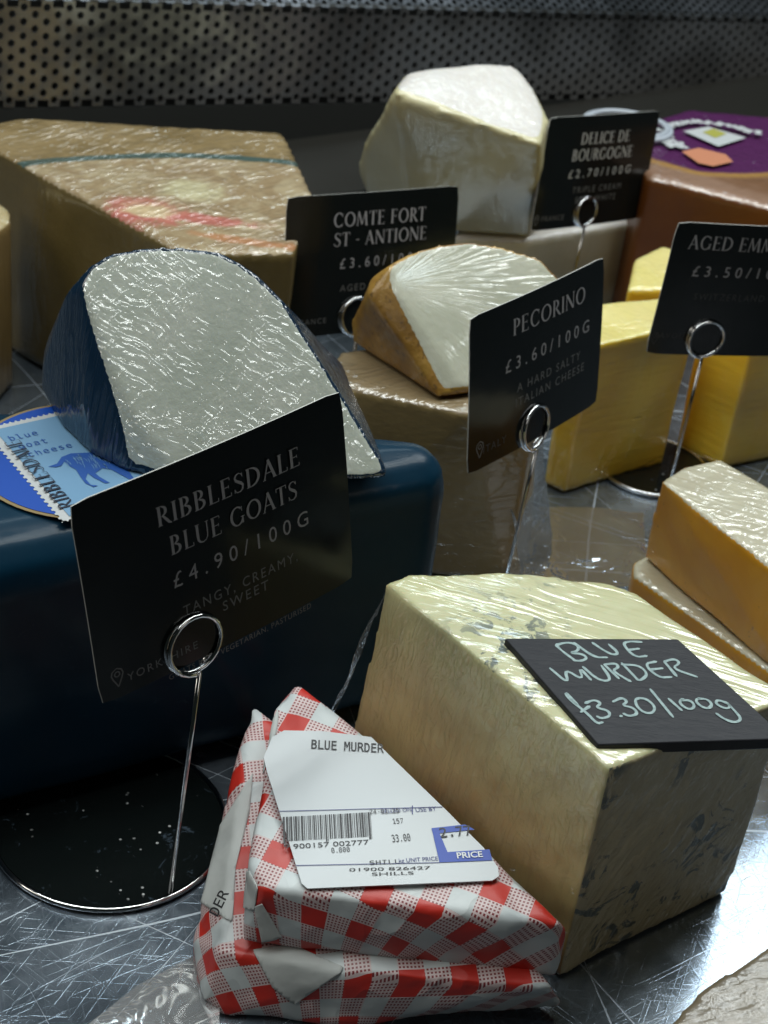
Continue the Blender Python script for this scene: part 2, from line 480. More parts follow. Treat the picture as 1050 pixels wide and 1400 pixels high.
# ------------------------------------------------------------------ materials
M_steel = None
def steel_tray():
    nt = NT('scratched_steel')
    p = nt.obj
    fine = None
    for i, ang in enumerate((0.3, 0.9, 1.5, 2.2, 2.8)):
        v = nt.map(nt.map(p, rot=(0, 0, ang)), scale=(1300, 45, 1), loc=(i * 3.1, i, 0))
        v = nt.vmath('ADD', v, nt.vmath('MULTIPLY', nt.noise(p, 12, 1, color=True), (7, 7, 0)))
        s = nt.smooth(nt.noise(v, 1.0, 1, 0.5), 0.60, 0.70)
        fine = s if fine is None else nt.math('MAXIMUM', fine, s)
    longs = None
    for i, (ang, k) in enumerate(((0.42, 800), (1.12, 700), (-0.65, 900), (0.1, 750), (-1.2, 800), (1.45, 850), (0.75, 950), (-0.3, 800))):
        v = nt.map(nt.map(p, rot=(0, 0, ang)), scale=(k, 2.5, 1), loc=(i * 7.3, i * 2, 0))
        v = nt.vmath('ADD', v, nt.vmath('MULTIPLY', nt.noise(p, 9, 1, color=True), (5.0, 0, 0)))
        s = nt.smooth(nt.noise(v, 1.0, 0, 0.5), 0.79, 0.802)
        longs = s if longs is None else nt.math('MAXIMUM', longs, s)
    blot = nt.noise(p, 22, 4, 0.65)
    specks = nt.smooth(nt.voro(p, 260), 0.16, 0.09)
    sm = nt.smooth(nt.noise(p, 70, 2), 0.55, 0.7)
    specks = nt.math('MULTIPLY', specks, sm)
    c = nt.mix(nt.smooth(blot, 0.35, 0.7), (0.26, 0.32, 0.39), (0.40, 0.47, 0.55))
    c = nt.mix(nt.math('MAXIMUM', nt.math('MULTIPLY', longs, .3), nt.math('MULTIPLY', specks, .8)), c, (0.85, 0.88, 0.92))
    r = nt.math('ADD', 0.17, nt.math('MULTIPLY', nt.smooth(blot, 0.3, 0.8), 0.14))
    h = nt.math('ADD', nt.math('MULTIPLY', fine, 1.0), nt.math('MULTIPLY', longs, 1.6))
    h = nt.math('ADD', h, nt.math('MULTIPLY', specks, 2.0))
    scr = nt.math('MAXIMUM', nt.math('MULTIPLY', longs, .22), nt.math('MULTIPLY', fine, .16))
    nt.set(Base_Color=c, Metallic=nt.math('SUBTRACT', .88, nt.math('MULTIPLY', scr, .7)), Roughness=nt.math('ADD', r, nt.math('MULTIPLY', longs, 0.35)), Normal=nt.bump(h, 0.00002))
    return nt.m
def perforated_mat(name, a, b, rough):
    nt = NT(name); n = nt.noise(nt.obj, 9, 3, 0.6, 0.4)
    c = nt.mix(nt.smooth(n, .35, .65), a, b)  # light and dark patches in the colour stand in for reflections
    h = nt.noise(nt.obj, 30, 2)
    nt.set(Base_Color=c, Metallic=0.85, Roughness=rough, Normal=nt.bump(h, 0.004, 0.6)); return nt.m
m_tray = steel_tray()
m_grille = perforated_mat('punched_steel', (0.15, 0.145, 0.14), (0.36, 0.35, 0.345), 0.25)
m_grille_top = perforated_mat('punched_steel_cool', (0.08, 0.09, 0.10), (0.22, 0.24, 0.27), 0.36)
m_dark = simple('dark_void', (0.008, 0.009, 0.008), 0.6)
m_ledge = simple('ledge_metal', (0.05, 0.052, 0.05), 0.35, 0.6)
m_chrome = simple('chrome_wire', (0.62, 0.62, 0.63), 0.10, 1.0)
def card_mat():
    nt = NT('black_laminated_card')
    n = nt.noise(nt.obj, 55, 4, 0.6, 0.6)
    nt.set(Base_Color=(0.007, 0.009, 0.009), Roughness=nt.math('ADD', 0.10, nt.math('MULTIPLY', n, 0.12)), Specular_IOR_Level=0.3,
           Normal=nt.bump(nt.noise(nt.obj, 30, 2), 0.0008, 0.5))
    return nt.m
m_card = card_mat()
m_cardedge = simple('card_edge', (0.55, 0.55, 0.52), 0.6)
def ink(name, v, tint=(1, 1, 1)):
    return simple(name, (v * tint[0], v * tint[1], v * tint[2]), 0.5)
m_ink = ink('sign_ink', 0.32, (1, .98, 1.04)); m_ink_dim = ink('sign_ink_dim', 0.13); m_ink_faint = ink('sign_ink_faint', 0.035)
m_ink_bright = ink('sign_ink_bright', 0.50)
m_disc = simple('black_gloss_base', (0.006, 0.008, 0.008), 0.12)

# ------------------------------------------------------------------ the setting
tray = make('counter_tray', [(-0.9, 0.12, 0), (0.9, 0.12, 0), (0.9, 2.2, 0), (-0.9, 2.2, 0), (-0.9, 0.12, -.02), (0.9, 0.12, -.02), (0.9, 2.2, -.02), (-0.9, 2.2, -.02)],
            [[0, 1, 2, 3], [7, 6, 5, 4], [0, 4, 5, 1], [1, 5, 6, 2], [2, 6, 7, 3], [3, 7, 4, 0]], m_tray)
tag(tray, kind='structure')

# perforated back wall: a sheet with real punched holes
G0 = W(0, 147, 0.055); G1 = W(1050, 132, -0.004)
gx = (G1 - G0).normalized(); G0 = G0 - gx * 0.12
LEN = (G1 - G0).length + 0.15
def perforated(name, O, X, Y, length, rows, pitch, r, mat, parent, wall=0.0012):
    X = X.normalized(); Y = (Y - X * Y.dot(X)).normalized(); N = X.cross(Y)
    dx = pitch * 0.866; ncol = int(length / dx); vs = []; fs = []; seg = 12; key = {}
    def V(x, y, z=0.0):
        k = (round(x, 6), round(y, 6), round(z, 6))
        if k not in key: key[k] = len(vs); vs.append(O + X * x + Y * y + N * z)
        return key[k]
    for c in range(ncol):
        cx = (c + .5) * dx
        for k in range(rows):
            cy = (k + .5 + (0.5 if c % 2 else 0.0)) * pitch
            hx = dx / 2; hy = pitch / 2
            outer = []
            for i in range(seg):
                a = 2 * math.pi * (i + .5) / seg; u, v = math.cos(a), math.sin(a)
                t = min(hx / max(abs(u), 1e-6), hy / max(abs(v), 1e-6)); outer.append((cx + u * t, cy + v * t))
            # square the corners of each cell
            idx_o = [V(*q) for q in outer]
            idx_i = [V(cx + r * math.cos(2 * math.pi * (i + .5) / seg), cy + r * math.sin(2 * math.pi * (i + .5) / seg)) for i in range(seg)]
            idx_b = [V(cx + r * math.cos(2 * math.pi * (i + .5) / seg), cy + r * math.sin(2 * math.pi * (i + .5) / seg), -wall) for i in range(seg)]
            for i in range(seg):
                j = (i + 1) % seg
                fs.append([idx_o[i], idx_o[j], idx_i[j], idx_i[i]])
                fs.append([idx_i[i], idx_i[j], idx_b[j], idx_b[i]])
                a, b = outer[i], outer[j]
                if abs(a[0] - b[0]) > 1e-7 and abs(a[1] - b[1]) > 1e-7:
                    qx = cx + math.copysign(hx, (a[0] + b[0]) / 2 - cx); qy = cy + math.copysign(hy, (a[1] + b[1]) / 2 - cy)
                    fs.append([idx_o[i], V(qx, qy), idx_o[j]])
    return make(name, vs, fs, mat, parent)
upv = Vector((0, 0, 1)); back = Vector((-gx.y, gx.x, 0)).normalized()
grille = root('perforated_grille', 'punched steel grille along the back of the cheese counter', 'grille', G0)
PH = 0.0085; HL = 11
Yl = (upv + back * 0.10).normalized()
perforated('lower_panel', G0, gx, Yl, LEN, 7, PH * 0.92, 0.0021, m_grille, grille)
O2 = G0 + Yl * (7.5 * PH * 0.92) + back * 0.001
Yu = (upv * 0.42 - back * 0.35 + back * 0.9).normalized()
perforated('upper_panel', O2, gx, Yu, LEN, 14, 0.0062, 0.0022, m_grille_top, grille, 0.0004)
mb = MB()
mb.tube([O2 + back * 0.002 + gx * 0.0, O2 + gx * LEN + back * 0.002], 0.0012, 6)
mb.make('seam_strip', m_ledge, grille)
bo = back * 0.02
mb = MB(); mb.prism([G0 + bo - upv * .2, G0 + bo + gx * LEN - upv * .2, G0 + bo + gx * LEN + upv * .09, G0 + bo + upv * .09], back * 0.01)
mb.make('dark_backing', m_dark, grille)
mb = MB(); q = O2 + bo * 2 + back * 0.02 - upv * 0.04; mb.prism([q, q + gx * LEN, q + gx * LEN + Yu * 0.3, q + Yu * 0.3], back * 0.01)
mb.make('dark_lining', m_dark, grille)
lg = MB(); lg.prism([G0 - upv * .001, G0 + gx * LEN - upv * .001, G0 + gx * LEN - upv * .12, G0 - upv * .12], back * 0.015)
lg.make('back_ledge', m_ledge, None, loc=G0); bpy.data.objects['back_ledge']['kind'] = 'structure'

# added dark step and dark sheet stand in for the shade before the grille
fwd = -back
mb = MB(); q0 = Vector((G0.x, G0.y, .001)) + back * .002; q1 = q0 + Vector((gx.x, gx.y, 0)) * LEN
mb.prism([q0, q0 + fwd * .085, q1 + fwd * .085, q1], (0, 0, .012)); o = mb.make('shade_step', simple('shade_step_dark', (0.018, 0.017, 0.014), .45), None, loc=q0); o['kind'] = 'structure'  # added step, its dark colour covers the counter as shade would
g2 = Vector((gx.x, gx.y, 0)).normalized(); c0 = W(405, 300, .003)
bx = root('shade_sheet', 'added dark sheet standing in for the shade between the printed cheese and the white wedge', 'shade sheet', c0)
m_dk = simple('shade_black', (0.006, 0.0055, 0.004), .6, Specular_IOR_Level=.15)
mb = MB(); qs = [c0, c0 + g2 * .30, c0 + g2 * .30 + back * .12, c0 + back * .12]; mb.prism(qs, (0, 0, .002)); mb.make('shade_floor', m_dk, bx)  # near-black colour stands in for the shaded counter
mb = MB(); mb.tube([q + Vector((0, 0, .003)) for q in qs + [qs[0]]], .0022, 6); mb.make('shade_rim', m_dk, bx)

# ------------------------------------------------------------------ whole blue waxed cheese (loaf shape)
def wax(name='blue_wax', c1=(0.0006, 0.019, 0.040), c2=(0.001, 0.027, 0.056), fkw=None, rough=0.45):
    nt = NT(name); n = nt.noise(nt.obj, 40, 4); nt.set(Coat_Weight=.28, Coat_Roughness=.2, Specular_IOR_Level=.12)
    sc1 = nt.smooth(nt.noise(nt.map(nt.obj, scale=(1, 1, 2.2)), 130, 5, .75, .6), .60, .74); pat = nt.smooth(nt.noise(nt.obj, 24, 2), .5, .62)
    scf = nt.math('MULTIPLY', nt.math('MULTIPLY', sc1, pat), .35)
    nt.set(Base_Color=nt.mix(scf, nt.mix(n, c1, c2), (0.06, 0.12, 0.17)), Roughness=nt.math('ADD', rough - .05, nt.math('MULTIPLY', nt.noise(nt.obj, 120, 3), 0.3)),
           Normal=nt.bump(nt.math('ADD', nt.noise(nt.obj, 25, 2), nt.math('MULTIPLY', nt.noise(nt.obj, 500, 2), .04)), 0.0012, .5))
    if fkw: film(nt, **fkw)
    return nt.m
m_wax = wax()
def round_box(O, ax, L, D, z0, z1, r, rend):
    """hull points of a long rounded loaf: ax = its axis, O = front right bottom"""
    ax = Vector(ax).normalized(); pr = Vector((-ax.y, ax.x, 0)); P = []
    for e, xx in ((0, 0), (1, L)):
        for s, yy in ((0, 0), (1, D)):
            for zz in (0, 1):
                for a in range(5):
                    for b in range(5):
                        t = math.pi / 2 * a / 4; u = math.pi / 2 * b / 4
                        rx = rend
                        dx = (1 - math.cos(t) * math.cos(u)) * rx
                        dy = (1 - math.cos(t) * math.sin(u)) * r
                        dz = (1 - math.sin(t)) * r
                        X = (dx if e == 0 else L - dx); Y = (dy if s == 0 else D - dy); Z = (z1 - dz if zz else z0 + dz)
                        P.append(Vector(O) + ax * (-X) + pr * Y + Vector((0, 0, Z)))
    return P
ax = (W(300, 1045) - W(0, 1135)).normalized()
A = W(300, 1045) + ax * 0.098
loaf = root('blue_waxed_cheese', 'whole dark blue waxed cheese with a round stamp label on top', 'cheese', A - ax * .12 + Vector((-ax.y, ax.x, 0)) * .05)
pts = []
for (px_, py_, r_) in ((-.27, .318, .018), (.006, .4935, .014), (-.006, .4925, .014), (-.135, .476, .018), (-.33, .40, .018)):
    for zc in (r_, .107 - r_):
        for a in range(16):
            for b in range(-3, 4):
                t = math.pi / 6 * b; an = math.pi * a / 8
                pts.append(Vector((px_ + r_ * math.cos(t) * math.cos(an), py_ + r_ * math.cos(t) * math.sin(an), zc + r_ * math.sin(t))))
split_parts(loaf, hull_remesh(pts, 0.0020, 2, lambda c, n: noise.noise(c * 30) * .0006 + noise.noise(c * 90) * .0002 if n.z < .95 else 0.0), [], [('wax_rind', m_wax)])

# round label on its top
LZ = 0.1078
p3 = [W(0, 576, LZ), W(0, 683, LZ), W(97, 710, LZ)]
ax_, ay_ = p3[0].x, p3[0].y; bx_, by_ = p3[1].x, p3[1].y; cx_, cy_ = p3[2].x, p3[2].y
dd = 2 * (ax_ * (by_ - cy_) + bx_ * (cy_ - ay_) + cx_ * (ay_ - by_))
ux = ((ax_**2 + ay_**2) * (by_ - cy_) + (bx_**2 + by_**2) * (cy_ - ay_) + (cx_**2 + cy_**2) * (ay_ - by_)) / dd
uy = ((ax_**2 + ay_**2) * (cx_ - bx_) + (bx_**2 + by_**2) * (ax_ - cx_) + (cx_**2 + cy_**2) * (bx_ - ax_)) / dd
LC = Vector((ux, uy, LZ)); LR = (LC - p3[0]).length
fl = Frame(W(18, 605, LZ), W(62, 595, LZ) - W(18, 605, LZ), Vector((-0.69, 0.72, 0)))
def disc(name, C_, r, z, mat, parent, n=64, th=0.00015):
    m = MB(); m.prism([Vector((C_.x + r * math.cos(2 * math.pi * i / n), C_.y + r * math.sin(2 * math.pi * i / n), z)) for i in range(n)], (0, 0, th)); return m.make(name, mat, parent)
m_gold = simple('gold_print', (0.25, 0.18, 0.08), 0.35); m_bl = simple('label_blue', (0.006, 0.06, 0.36), 0.35)
m_stamp = simple('stamp_pale_blue', (0.15, 0.29, 0.45), 0.4); m_white = simple('label_white', (0.46, 0.48, 0.49), 0.45)
m_ink_navy = simple('ink_navy', (0.008, 0.012, 0.03), 0.5); m_ink_blue = simple('ink_blue', (0.01, 0.07, 0.30), 0.5)
lab = disc('round_label', LC, LR, LZ, m_gold, loaf)
disc('label_field', LC, LR - 0.0013, LZ + .0002, m_bl, loaf)
# stamp: white scalloped sheet, pale panel
sw, sh = 0.060, 0.062
sx0, sy0 = fl.px(93, 712); _, sy1 = fl.px(0, 580)
lx, ly = fl.uv(W(92, 712, LZ))
def scallop(x0, y0, x1, y1, n, r):
    pts = []
    cor = [(x0, y0), (x1, y0), (x1, y1), (x0, y1)]
    for k in range(4):
        a = Vector(cor[k]); b = Vector(cor[(k + 1) % 4]); t = (b - a) / n; inn = Vector((-t.y, t.x)).normalized()
        for i in range(n):
            c = a + t * (i + .5)
            pts.append(a + t * i)
            for s in range(5):
                an = math.pi * s / 4
                pts.append(c - t.normalized() * r * math.cos(an) + inn * r * math.sin(an))
    return pts
bx0 = ly; 
poly = scallop(lx - 0.0022, ly - 0.001, lx + 0.046, ly + 0.060, 24, 0.00085)
vs = [fl.p(p.x, p.y, .0005) for p in poly]
make('stamp_border', vs, [list(range(len(vs)))], m_white, loaf)
def rect(fr, x0, y0, x1, y1, z): return [fr.p(x0, y0, z), fr.p(x1, y0, z), fr.p(x1, y1, z), fr.p(x0, y1, z)]
make('stamp_panel', rect(fl, lx + .0012, ly + .0012, lx + .043, ly + .057, .0007), [[0, 1, 2, 3]], m_stamp, loaf)
u0, v0 = fl.px(99, 688); u1, v1 = fl.px(6, 607)
g = serif_text('RIBBLESDALE', 0.0052, 0.02)
put('lettering', g, fl, u0 - .0002, v0 + g[2] / 2 - .003, m_ink_navy, loaf, lift=.0009, rot=math.pi / 2)
for t, (qx, qy), hh in (('blue', (14, 606), .0040), ('goat', (27, 617), .0040), ('cheese', (40, 628), .0040)):
    a, b = fl.px(qx, qy); gg = sans_text(t, hh, 1.15, font=MONO, align='LEFT')
    put('lettering', gg, fl, a, b, m_ink_blue, loaf, lift=.0009, sx=.92)
# engraved goat: body silhouette with pale hair lines
def gp(x, y): return fl.px(x, y)
body = [(66, 641), (78, 637), (84, 628), (97, 623), (118, 622), (132, 621), (146, 624), (158, 632), (168, 640), (178, 650), (186, 662), (176, 658), (165, 652), (152, 645), (140, 643), (130, 650), (136, 655), (150, 663), (144, 664), (128, 656), (120, 650), (117, 658), (124, 666), (134, 667), (128, 669), (117, 664), (110, 655), (104, 645), (96, 641), (88, 634), (84, 640), (76, 642)]
vs = [fl.p(*gp(x, y), .0009) for x, y in body]
bmx = bmesh.new(); vv = [bmx.verts.new(v) for v in vs]; fc_ = bmx.faces.new(vv); bmesh.ops.triangulate(bmx, faces=[fc_])
make('goat_print', [v.co.copy() for v in bmx.verts], [[v.index for v in f.verts] for f in (bmx.faces.ensure_lookup_table() or bmx.verts.index_update() or bmx.faces)], m_ink_blue, loaf); bmx.free()
mb = MB(); random.seed(3)
for i in range(46):
    x = random.uniform(88, 150); y = random.uniform(624, 640 - abs(x - 120) * .08)
    a = Vector(gp(x, y)); b = Vector(gp(x + random.uniform(2, 6), y + random.uniform(4, 8)))
    L, Rr = rib([a, (a + b) / 2 + Vector((.0002, .0001)), b], [.0001, .00022, .00008])
    mb.add([fl.p(q.x, q.y, .0011) for q in L + Rr], [[0, 3, 4, 1], [1, 4, 5, 2]])
mb.make('goat_hair_lines', m_stamp, loaf)

# ------------------------------------------------------------------ wrapped half of blue goat cheese on top of it
ZT = 0.1085
facepx = [(113, 395), (124, 362), (152, 345), (200, 336), (250, 336), (300, 343), (345, 371), (388, 412), (430, 478), (470, 556), (505, 610), (528, 640), (527, 650), (480, 655), (236, 642), (190, 578), (150, 498)]
PB0 = W(236, 642, ZT + .004); PB1 = W(527, 648, ZT + .004); PT = W(200, 336, ZT + .062)
Nf = (PB1 - PB0).cross(PT - PB0).normalized()
facep = [onplane(x, y, PB0, Nf) for x, y in facepx]
botpx = [(60, 478), (57, 535), (84, 585), (125, 625), (175, 648), (235, 660)]
pts = list(facep) + [W(x, y, ZT) for x, y in botpx] + [W(527, 652, ZT), W(470, 500, ZT), W(400, 480, ZT)]
pts += [W(70, 455, ZT + .022), W(92, 400, ZT + .045), W(60, 500, ZT + .012)]
gw = root('wrapped_blue_goat_wedge', 'cling-filmed half of blue waxed goat cheese, white cut face up, on the whole blue cheese', 'cheese', W(300, 600, ZT))
Lc = -gw.location
m_gpaste = cheese_mat('goat_paste', (0.42, 0.46, 0.40), (0.50, 0.53, 0.47), 40, 0.5,
    dict(kind='crinkle', axis=tuple((facep[9] - facep[3])), scale=1.15, depth=2.2, rough=.15, weight=.85, stretch=10), spots=[((0.40, 0.46, 0.38), 30, .6, .75, .4)])
m_waxf = wax('blue_wax_filmed', (0.002, 0.013, 0.032), (0.004, 0.026, 0.060), dict(kind='pleats', axis=(0.2, 0.3, 1), scale=1.0, depth=1.3, rough=.13, weight=.8), rough=.4)
split_parts(gw, hull_remesh(pts, 0.0012, 5, wob(26, .0009)), lambda c, n: n.dot(Nf) - .86, [('cut_face', m_gpaste), ('wax_rind', m_waxf)])

# ------------------------------------------------------------------ big blue-veined block
BM = [W(527, 797, .087), W(560, 783, .089), W(680, 781, .089), W(825, 792, .088), W(872, 810, .087), (0.131, 0.410, .086), W(835, 1050, .087)]
def T(x, y, z): return W(x, y, z)
base = []
for p in BM:
    p = Vector(p); base.append(Vector((p.x, p.y, 0.001)))
base[0] = base[0] + Vector((-.006, -.003, 0)); base[5] = Vector((0.130, 0.411, .001)); base[6] = W(765, 1335, .001)
pts = [Vector(p) for p in BM] + base
bmr = root('blue_murder_block', 'large pale block of blue-veined cheese in cling film under the slate', 'cheese', (base[6] + base[3]) / 2)
nl = (BM[0] - BM[6]).cross(Vector((0, 0, 1))).normalized()
nl = -nl if nl.dot(Vector((-1, -1, 0))) < 0 else nl
nr = Vector((BM[5][0] - BM[6][0], BM[5][1] - BM[6][1], 0)).cross(Vector((0, 0, 1))).normalized()
def top_mat():
    nt = NT('blue_cheese_top'); n = nt.noise(nt.obj, 50, 4, .6, .4)
    c = nt.mix(nt.smooth(n, .3, .7), (0.54, 0.53, 0.29), (0.60, 0.59, 0.36))
    loc = bmr.location
    # veined patch near the slate
    q = W(700, 905, .087) - loc
    dist = nt.vmath('LENGTH', nt.vmath('MULTIPLY', nt.vmath('SUBTRACT', nt.obj, tuple(q)), (1.0, 0.55, 0.2)))
    near = nt.smooth(dist, .030, .006)
    v = nt.smooth(nt.noise(nt.obj, 150, 4, .65, .8), .52, .60)
    c = nt.mix(nt.math('MULTIPLY', nt.math('MULTIPLY', v, near), .9), c, (0.06, 0.085, 0.085))
    v2 = nt.smooth(nt.noise(nt.obj, 95, 2, .5, .3), .70, .76)
    c = nt.mix(nt.math('MULTIPLY', v2, .7), c, (0.16, 0.20, 0.13))
    nt.set(Base_Color=c, Roughness=.45, Subsurface_Weight=.12, Subsurface_Scale=.004)
    nt.set(Normal=nt.bump(nt.noise(nt.obj, 200, 3), .0002, .6))
    film(nt, 'pleats', axis=tuple(W(900, 900, .087) - W(650, 830, .087)), scale=.75, depth=1.0, rough=.13, stretch=6)
    return nt.m
def left_mat():
    nt = NT('cheese_rind_tan'); z = nt.sep(nt.pos())[2]
    v = dir_coords(nt, (0.1, 0.05, 1), 9)
    n = nt.noise(v, 380, 3, .6, .2)
    n2 = nt.noise(nt.obj, 30, 4, .6, .5)
    zz = nt.math('ADD', z, nt.math('MULTIPLY', nt.math('SUBTRACT', n2, .5), .03))
    c = nt.ramp(nt.math('MULTIPLY', zz, 11.0), [(0.05, (0.40, 0.24, 0.09)), (.34, (0.50, 0.41, 0.18)), (.70, (0.54, 0.48, 0.23)), (.93, (0.60, 0.56, 0.30))])
    c = nt.mix(nt.math('MULTIPLY', nt.smooth(n, .5, .62), .14), c, (0.22, 0.16, 0.09))
    nt.set(Base_Color=c, Roughness=.5, Subsurface_Weight=.08, Subsurface_Scale=.003, Normal=nt.bump(n, .0001, .8))
    film(nt, 'crinkle', axis=(0.25, 0.1, 1), scale=1.2, depth=1.2, rough=.12, weight=.7, stretch=9)
    return nt.m
def right_mat():
    nt = NT('blue_veined_face'); n = nt.noise(nt.obj, 40, 4, .6, .5)
    c = nt.mix(nt.smooth(n, .3, .7), (0.38, 0.32, 0.18), (0.46, 0.40, 0.25))
    m = nt.smooth(nt.noise(nt.obj, 24, 2), .42, .52)
    v = nt.smooth(nt.noise(nt.map(nt.obj, scale=(1, 1, 1), rot=(0.3, .5, 0)), 62, 5, .68, 1.2), .54, .60)
    c = nt.mix(nt.math('MULTIPLY', nt.math('MULTIPLY', v, m), .9), c, (0.055, 0.075, 0.072))
    nt.set(Base_Color=c, Roughness=.5, Subsurface_Weight=.05, Subsurface_Scale=.003, Normal=nt.bump(nt.noise(nt.obj, 120, 4), .0010, .8))
    film(nt, 'crinkle', axis=(0.4, 0.3, 1), scale=.7, depth=1.6, rough=.12, weight=.5, stretch=4)
    return nt.m
split_parts(bmr, hull_remesh(pts, 0.0013, 3, lambda c, n: noise.noise(c * 40) * .0008 + noise.noise(c * 160) * .0002),
            [lambda c, n: n.z - .60, lambda c, n: n.dot((nr - nl).normalized())],
            [('cut_top', top_mat()), ('veined_face', right_mat()), ('rind', left_mat())])

# slate with chalk-pen writing
sl_n = Vector((0.02, -0.03, 1)).normalized(); sP = W(690, 872, .0905)
S0, S1 = onplane(690, 872, sP, sl_n), onplane(927, 873, sP, sl_n)
S3 = onplane(818, 1018, sP, sl_n); S2 = onplane(1078, 1010, sP, sl_n)
slate = root('slate_price_tag', 'small dark slate with handwritten price lying on the blue-veined block', 'slate sign', (S0 + S2) / 2)
nt = NT('slate'); n = nt.noise(nt.obj, 60, 5, .65)
nt.set(Base_Color=nt.mix(n, (0.009, 0.010, 0.014), (0.026, 0.027, 0.034)), Roughness=.5, Specular_IOR_Level=.25, Normal=nt.bump(nt.noise(nt.map(nt.obj, scale=(1, 3, 1)), 140, 5, .6), .0004, .7)); m_slate = nt.m
mb = MB(); mb.prism([S3 - sl_n * .0042, S2 - sl_n * .0042, S1 - sl_n * .0042, S0 - sl_n * .0042], sl_n * .0042)
bev(mb.make('slate_plate', m_slate, slate), .0006, 2)
fs_ = Frame(S0, S1 - S0, S0 - S3)
def stroke_px(name, strokes, wd, mat, parent, fr, lift):
    mb = MB(); k = 0
    for st in strokes:
        P = [Vector(fr.px(x, y)) for x, y in st]
        # smooth the line a little
        for _ in range(2):
            Q = [P[0]]
            for i in range(len(P) - 1): Q += [P[i] * .75 + P[i + 1] * .25, P[i] * .25 + P[i + 1] * .75]
            Q.append(P[-1]); P = Q
        n = len(P); ws = [wd * (0.8 + 0.35 * noise.noise(Vector((i * .3, k, 0)))) for i in range(n)]; ws[0] *= .7; ws[-1] *= .6
        L, Rr = rib(P, ws); z = lift + k * .000006; k += 1
        mb.add([fr.p(q.x, q.y, z) for q in L + Rr], [[i, n + i, n + i + 1, i + 1] for i in range(n - 1)])
        for e in (0, n - 1):
            c = P[e]; mb.add([fr.p(c.x + ws[e] / 2 * math.cos(a * math.pi / 5), c.y + ws[e] / 2 * math.sin(a * math.pi / 5), z + .000003) for a in range(10)], [list(range(10))])
    return mb.make(name, mat, parent)
nt = NT('chalk_pen'); n = nt.noise(nt.obj, 900, 3, .7)
nt.set(Base_Color=nt.mix(nt.smooth(n, .35, .65), (0.36, 0.47, 0.47), (0.24, 0.33, 0.34)), Roughness=.7); m_chalk = nt.m
stroke_px('handwriting', [
    # BLUE
    [(760, 882), (768, 890), (786, 903)], [(760, 882), (776, 878), (790, 882), (791, 890), (778, 893), (796, 894), (803, 900), (795, 904), (784, 903)],
    [(785, 879), (812, 899), (830, 899)], [(810, 879), (826, 890), (839, 896), (846, 893), (832, 881)],
    [(877, 878), (858, 877), (851, 881), (868, 899), (884, 897)], [(859, 889), (874, 887)],
    # MURDER
    [(752, 914), (778, 936), (771, 914), (798, 931), (791, 912), (808, 930)], [(797, 912), (815, 928), (829, 932), (835, 928), (822, 910)],
    [(826, 909), (846, 928)], [(826, 909), (842, 907), (846, 913), (836, 917), (862, 932)],
    [(850, 907), (872, 930)], [(850, 909), (874, 910), (886, 922), (876, 931), (870, 929)],
    [(897, 905), (880, 908), (900, 927), (918, 926)], [(889, 916), (906, 914)],
    [(908, 905), (925, 925)], [(908, 905), (922, 901), (930, 907), (918, 914), (953, 926)],
    # £3.30/100g
    [(790, 965), (772, 945), (776, 955), (802, 975), (816, 990), (824, 988)], [(794, 974), (806, 966)],
    [(800, 962), (812, 957), (822, 962), (814, 968), (832, 972), (834, 980), (822, 983), (816, 980)],
    [(848, 980), (850, 979)],
    [(838, 960), (850, 954), (858, 960), (850, 965), (866, 968), (872, 977), (860, 980), (852, 976)],
    [(872, 955), (884, 956), (896, 967), (892, 976), (880, 975), (870, 966), (868, 957), (874, 955)],
    [(889, 943), (920, 981)],
    [(914, 956), (932, 972)], [(930, 958), (944, 958), (950, 966), (944, 971), (934, 967), (928, 960), (934, 956)],
    [(953, 956), (966, 956), (974, 964), (968, 970), (957, 966), (950, 958), (957, 955)],
    [(994, 962), (980, 957), (978, 963), (992, 970), (999, 967), (991, 959), (1004, 972), (1014, 984), (1005, 989), (990, 984), (979, 976)],
], .00115, m_chalk, slate, fs_, .00008)

# ------------------------------------------------------------------ price cards on wire pins
CARDS = {
 'rib': dict(C=(-0.0502, 0.447, 0.089), X=(0.6979, 0.7109, 0.0871), Z=(-0.1653, 0.0416, 0.9854), s=.871, base=(232, 1225), ring=(264, 880), rr=.0093),
 'pec': dict(C=(0.0604, 0.6842, 0.0467), X=(0.5831, 0.8124, -0.0101), Z=(-0.1329, 0.1076, 0.9853), s=.815, base=None, ring=(730, 584), rr=.0088),
 'com': dict(C=(-0.0237, 0.8086, 0.0289), X=(0.8158, 0.5754, -0.0586), Z=(-0.064, 0.1905, 0.9796), s=.85, base=None, ring=(487, 432), rr=.0088),
 'del': dict(C=(0.1086, 1.056, 0.001), X=(0.731, 0.6757, -0.0955), Z=(0.0037, 0.136, 0.9907), s=.775, base=None, ring=(800, 289), rr=.0078),
 'emm': dict(C=(0.176, 0.8156, 0.0371), X=(0.9452, 0.3236, -0.044), Z=(0.0288, 0.0518, 0.9982), s=.79, base=None, ring=(964, 463), rr=.0082),
}
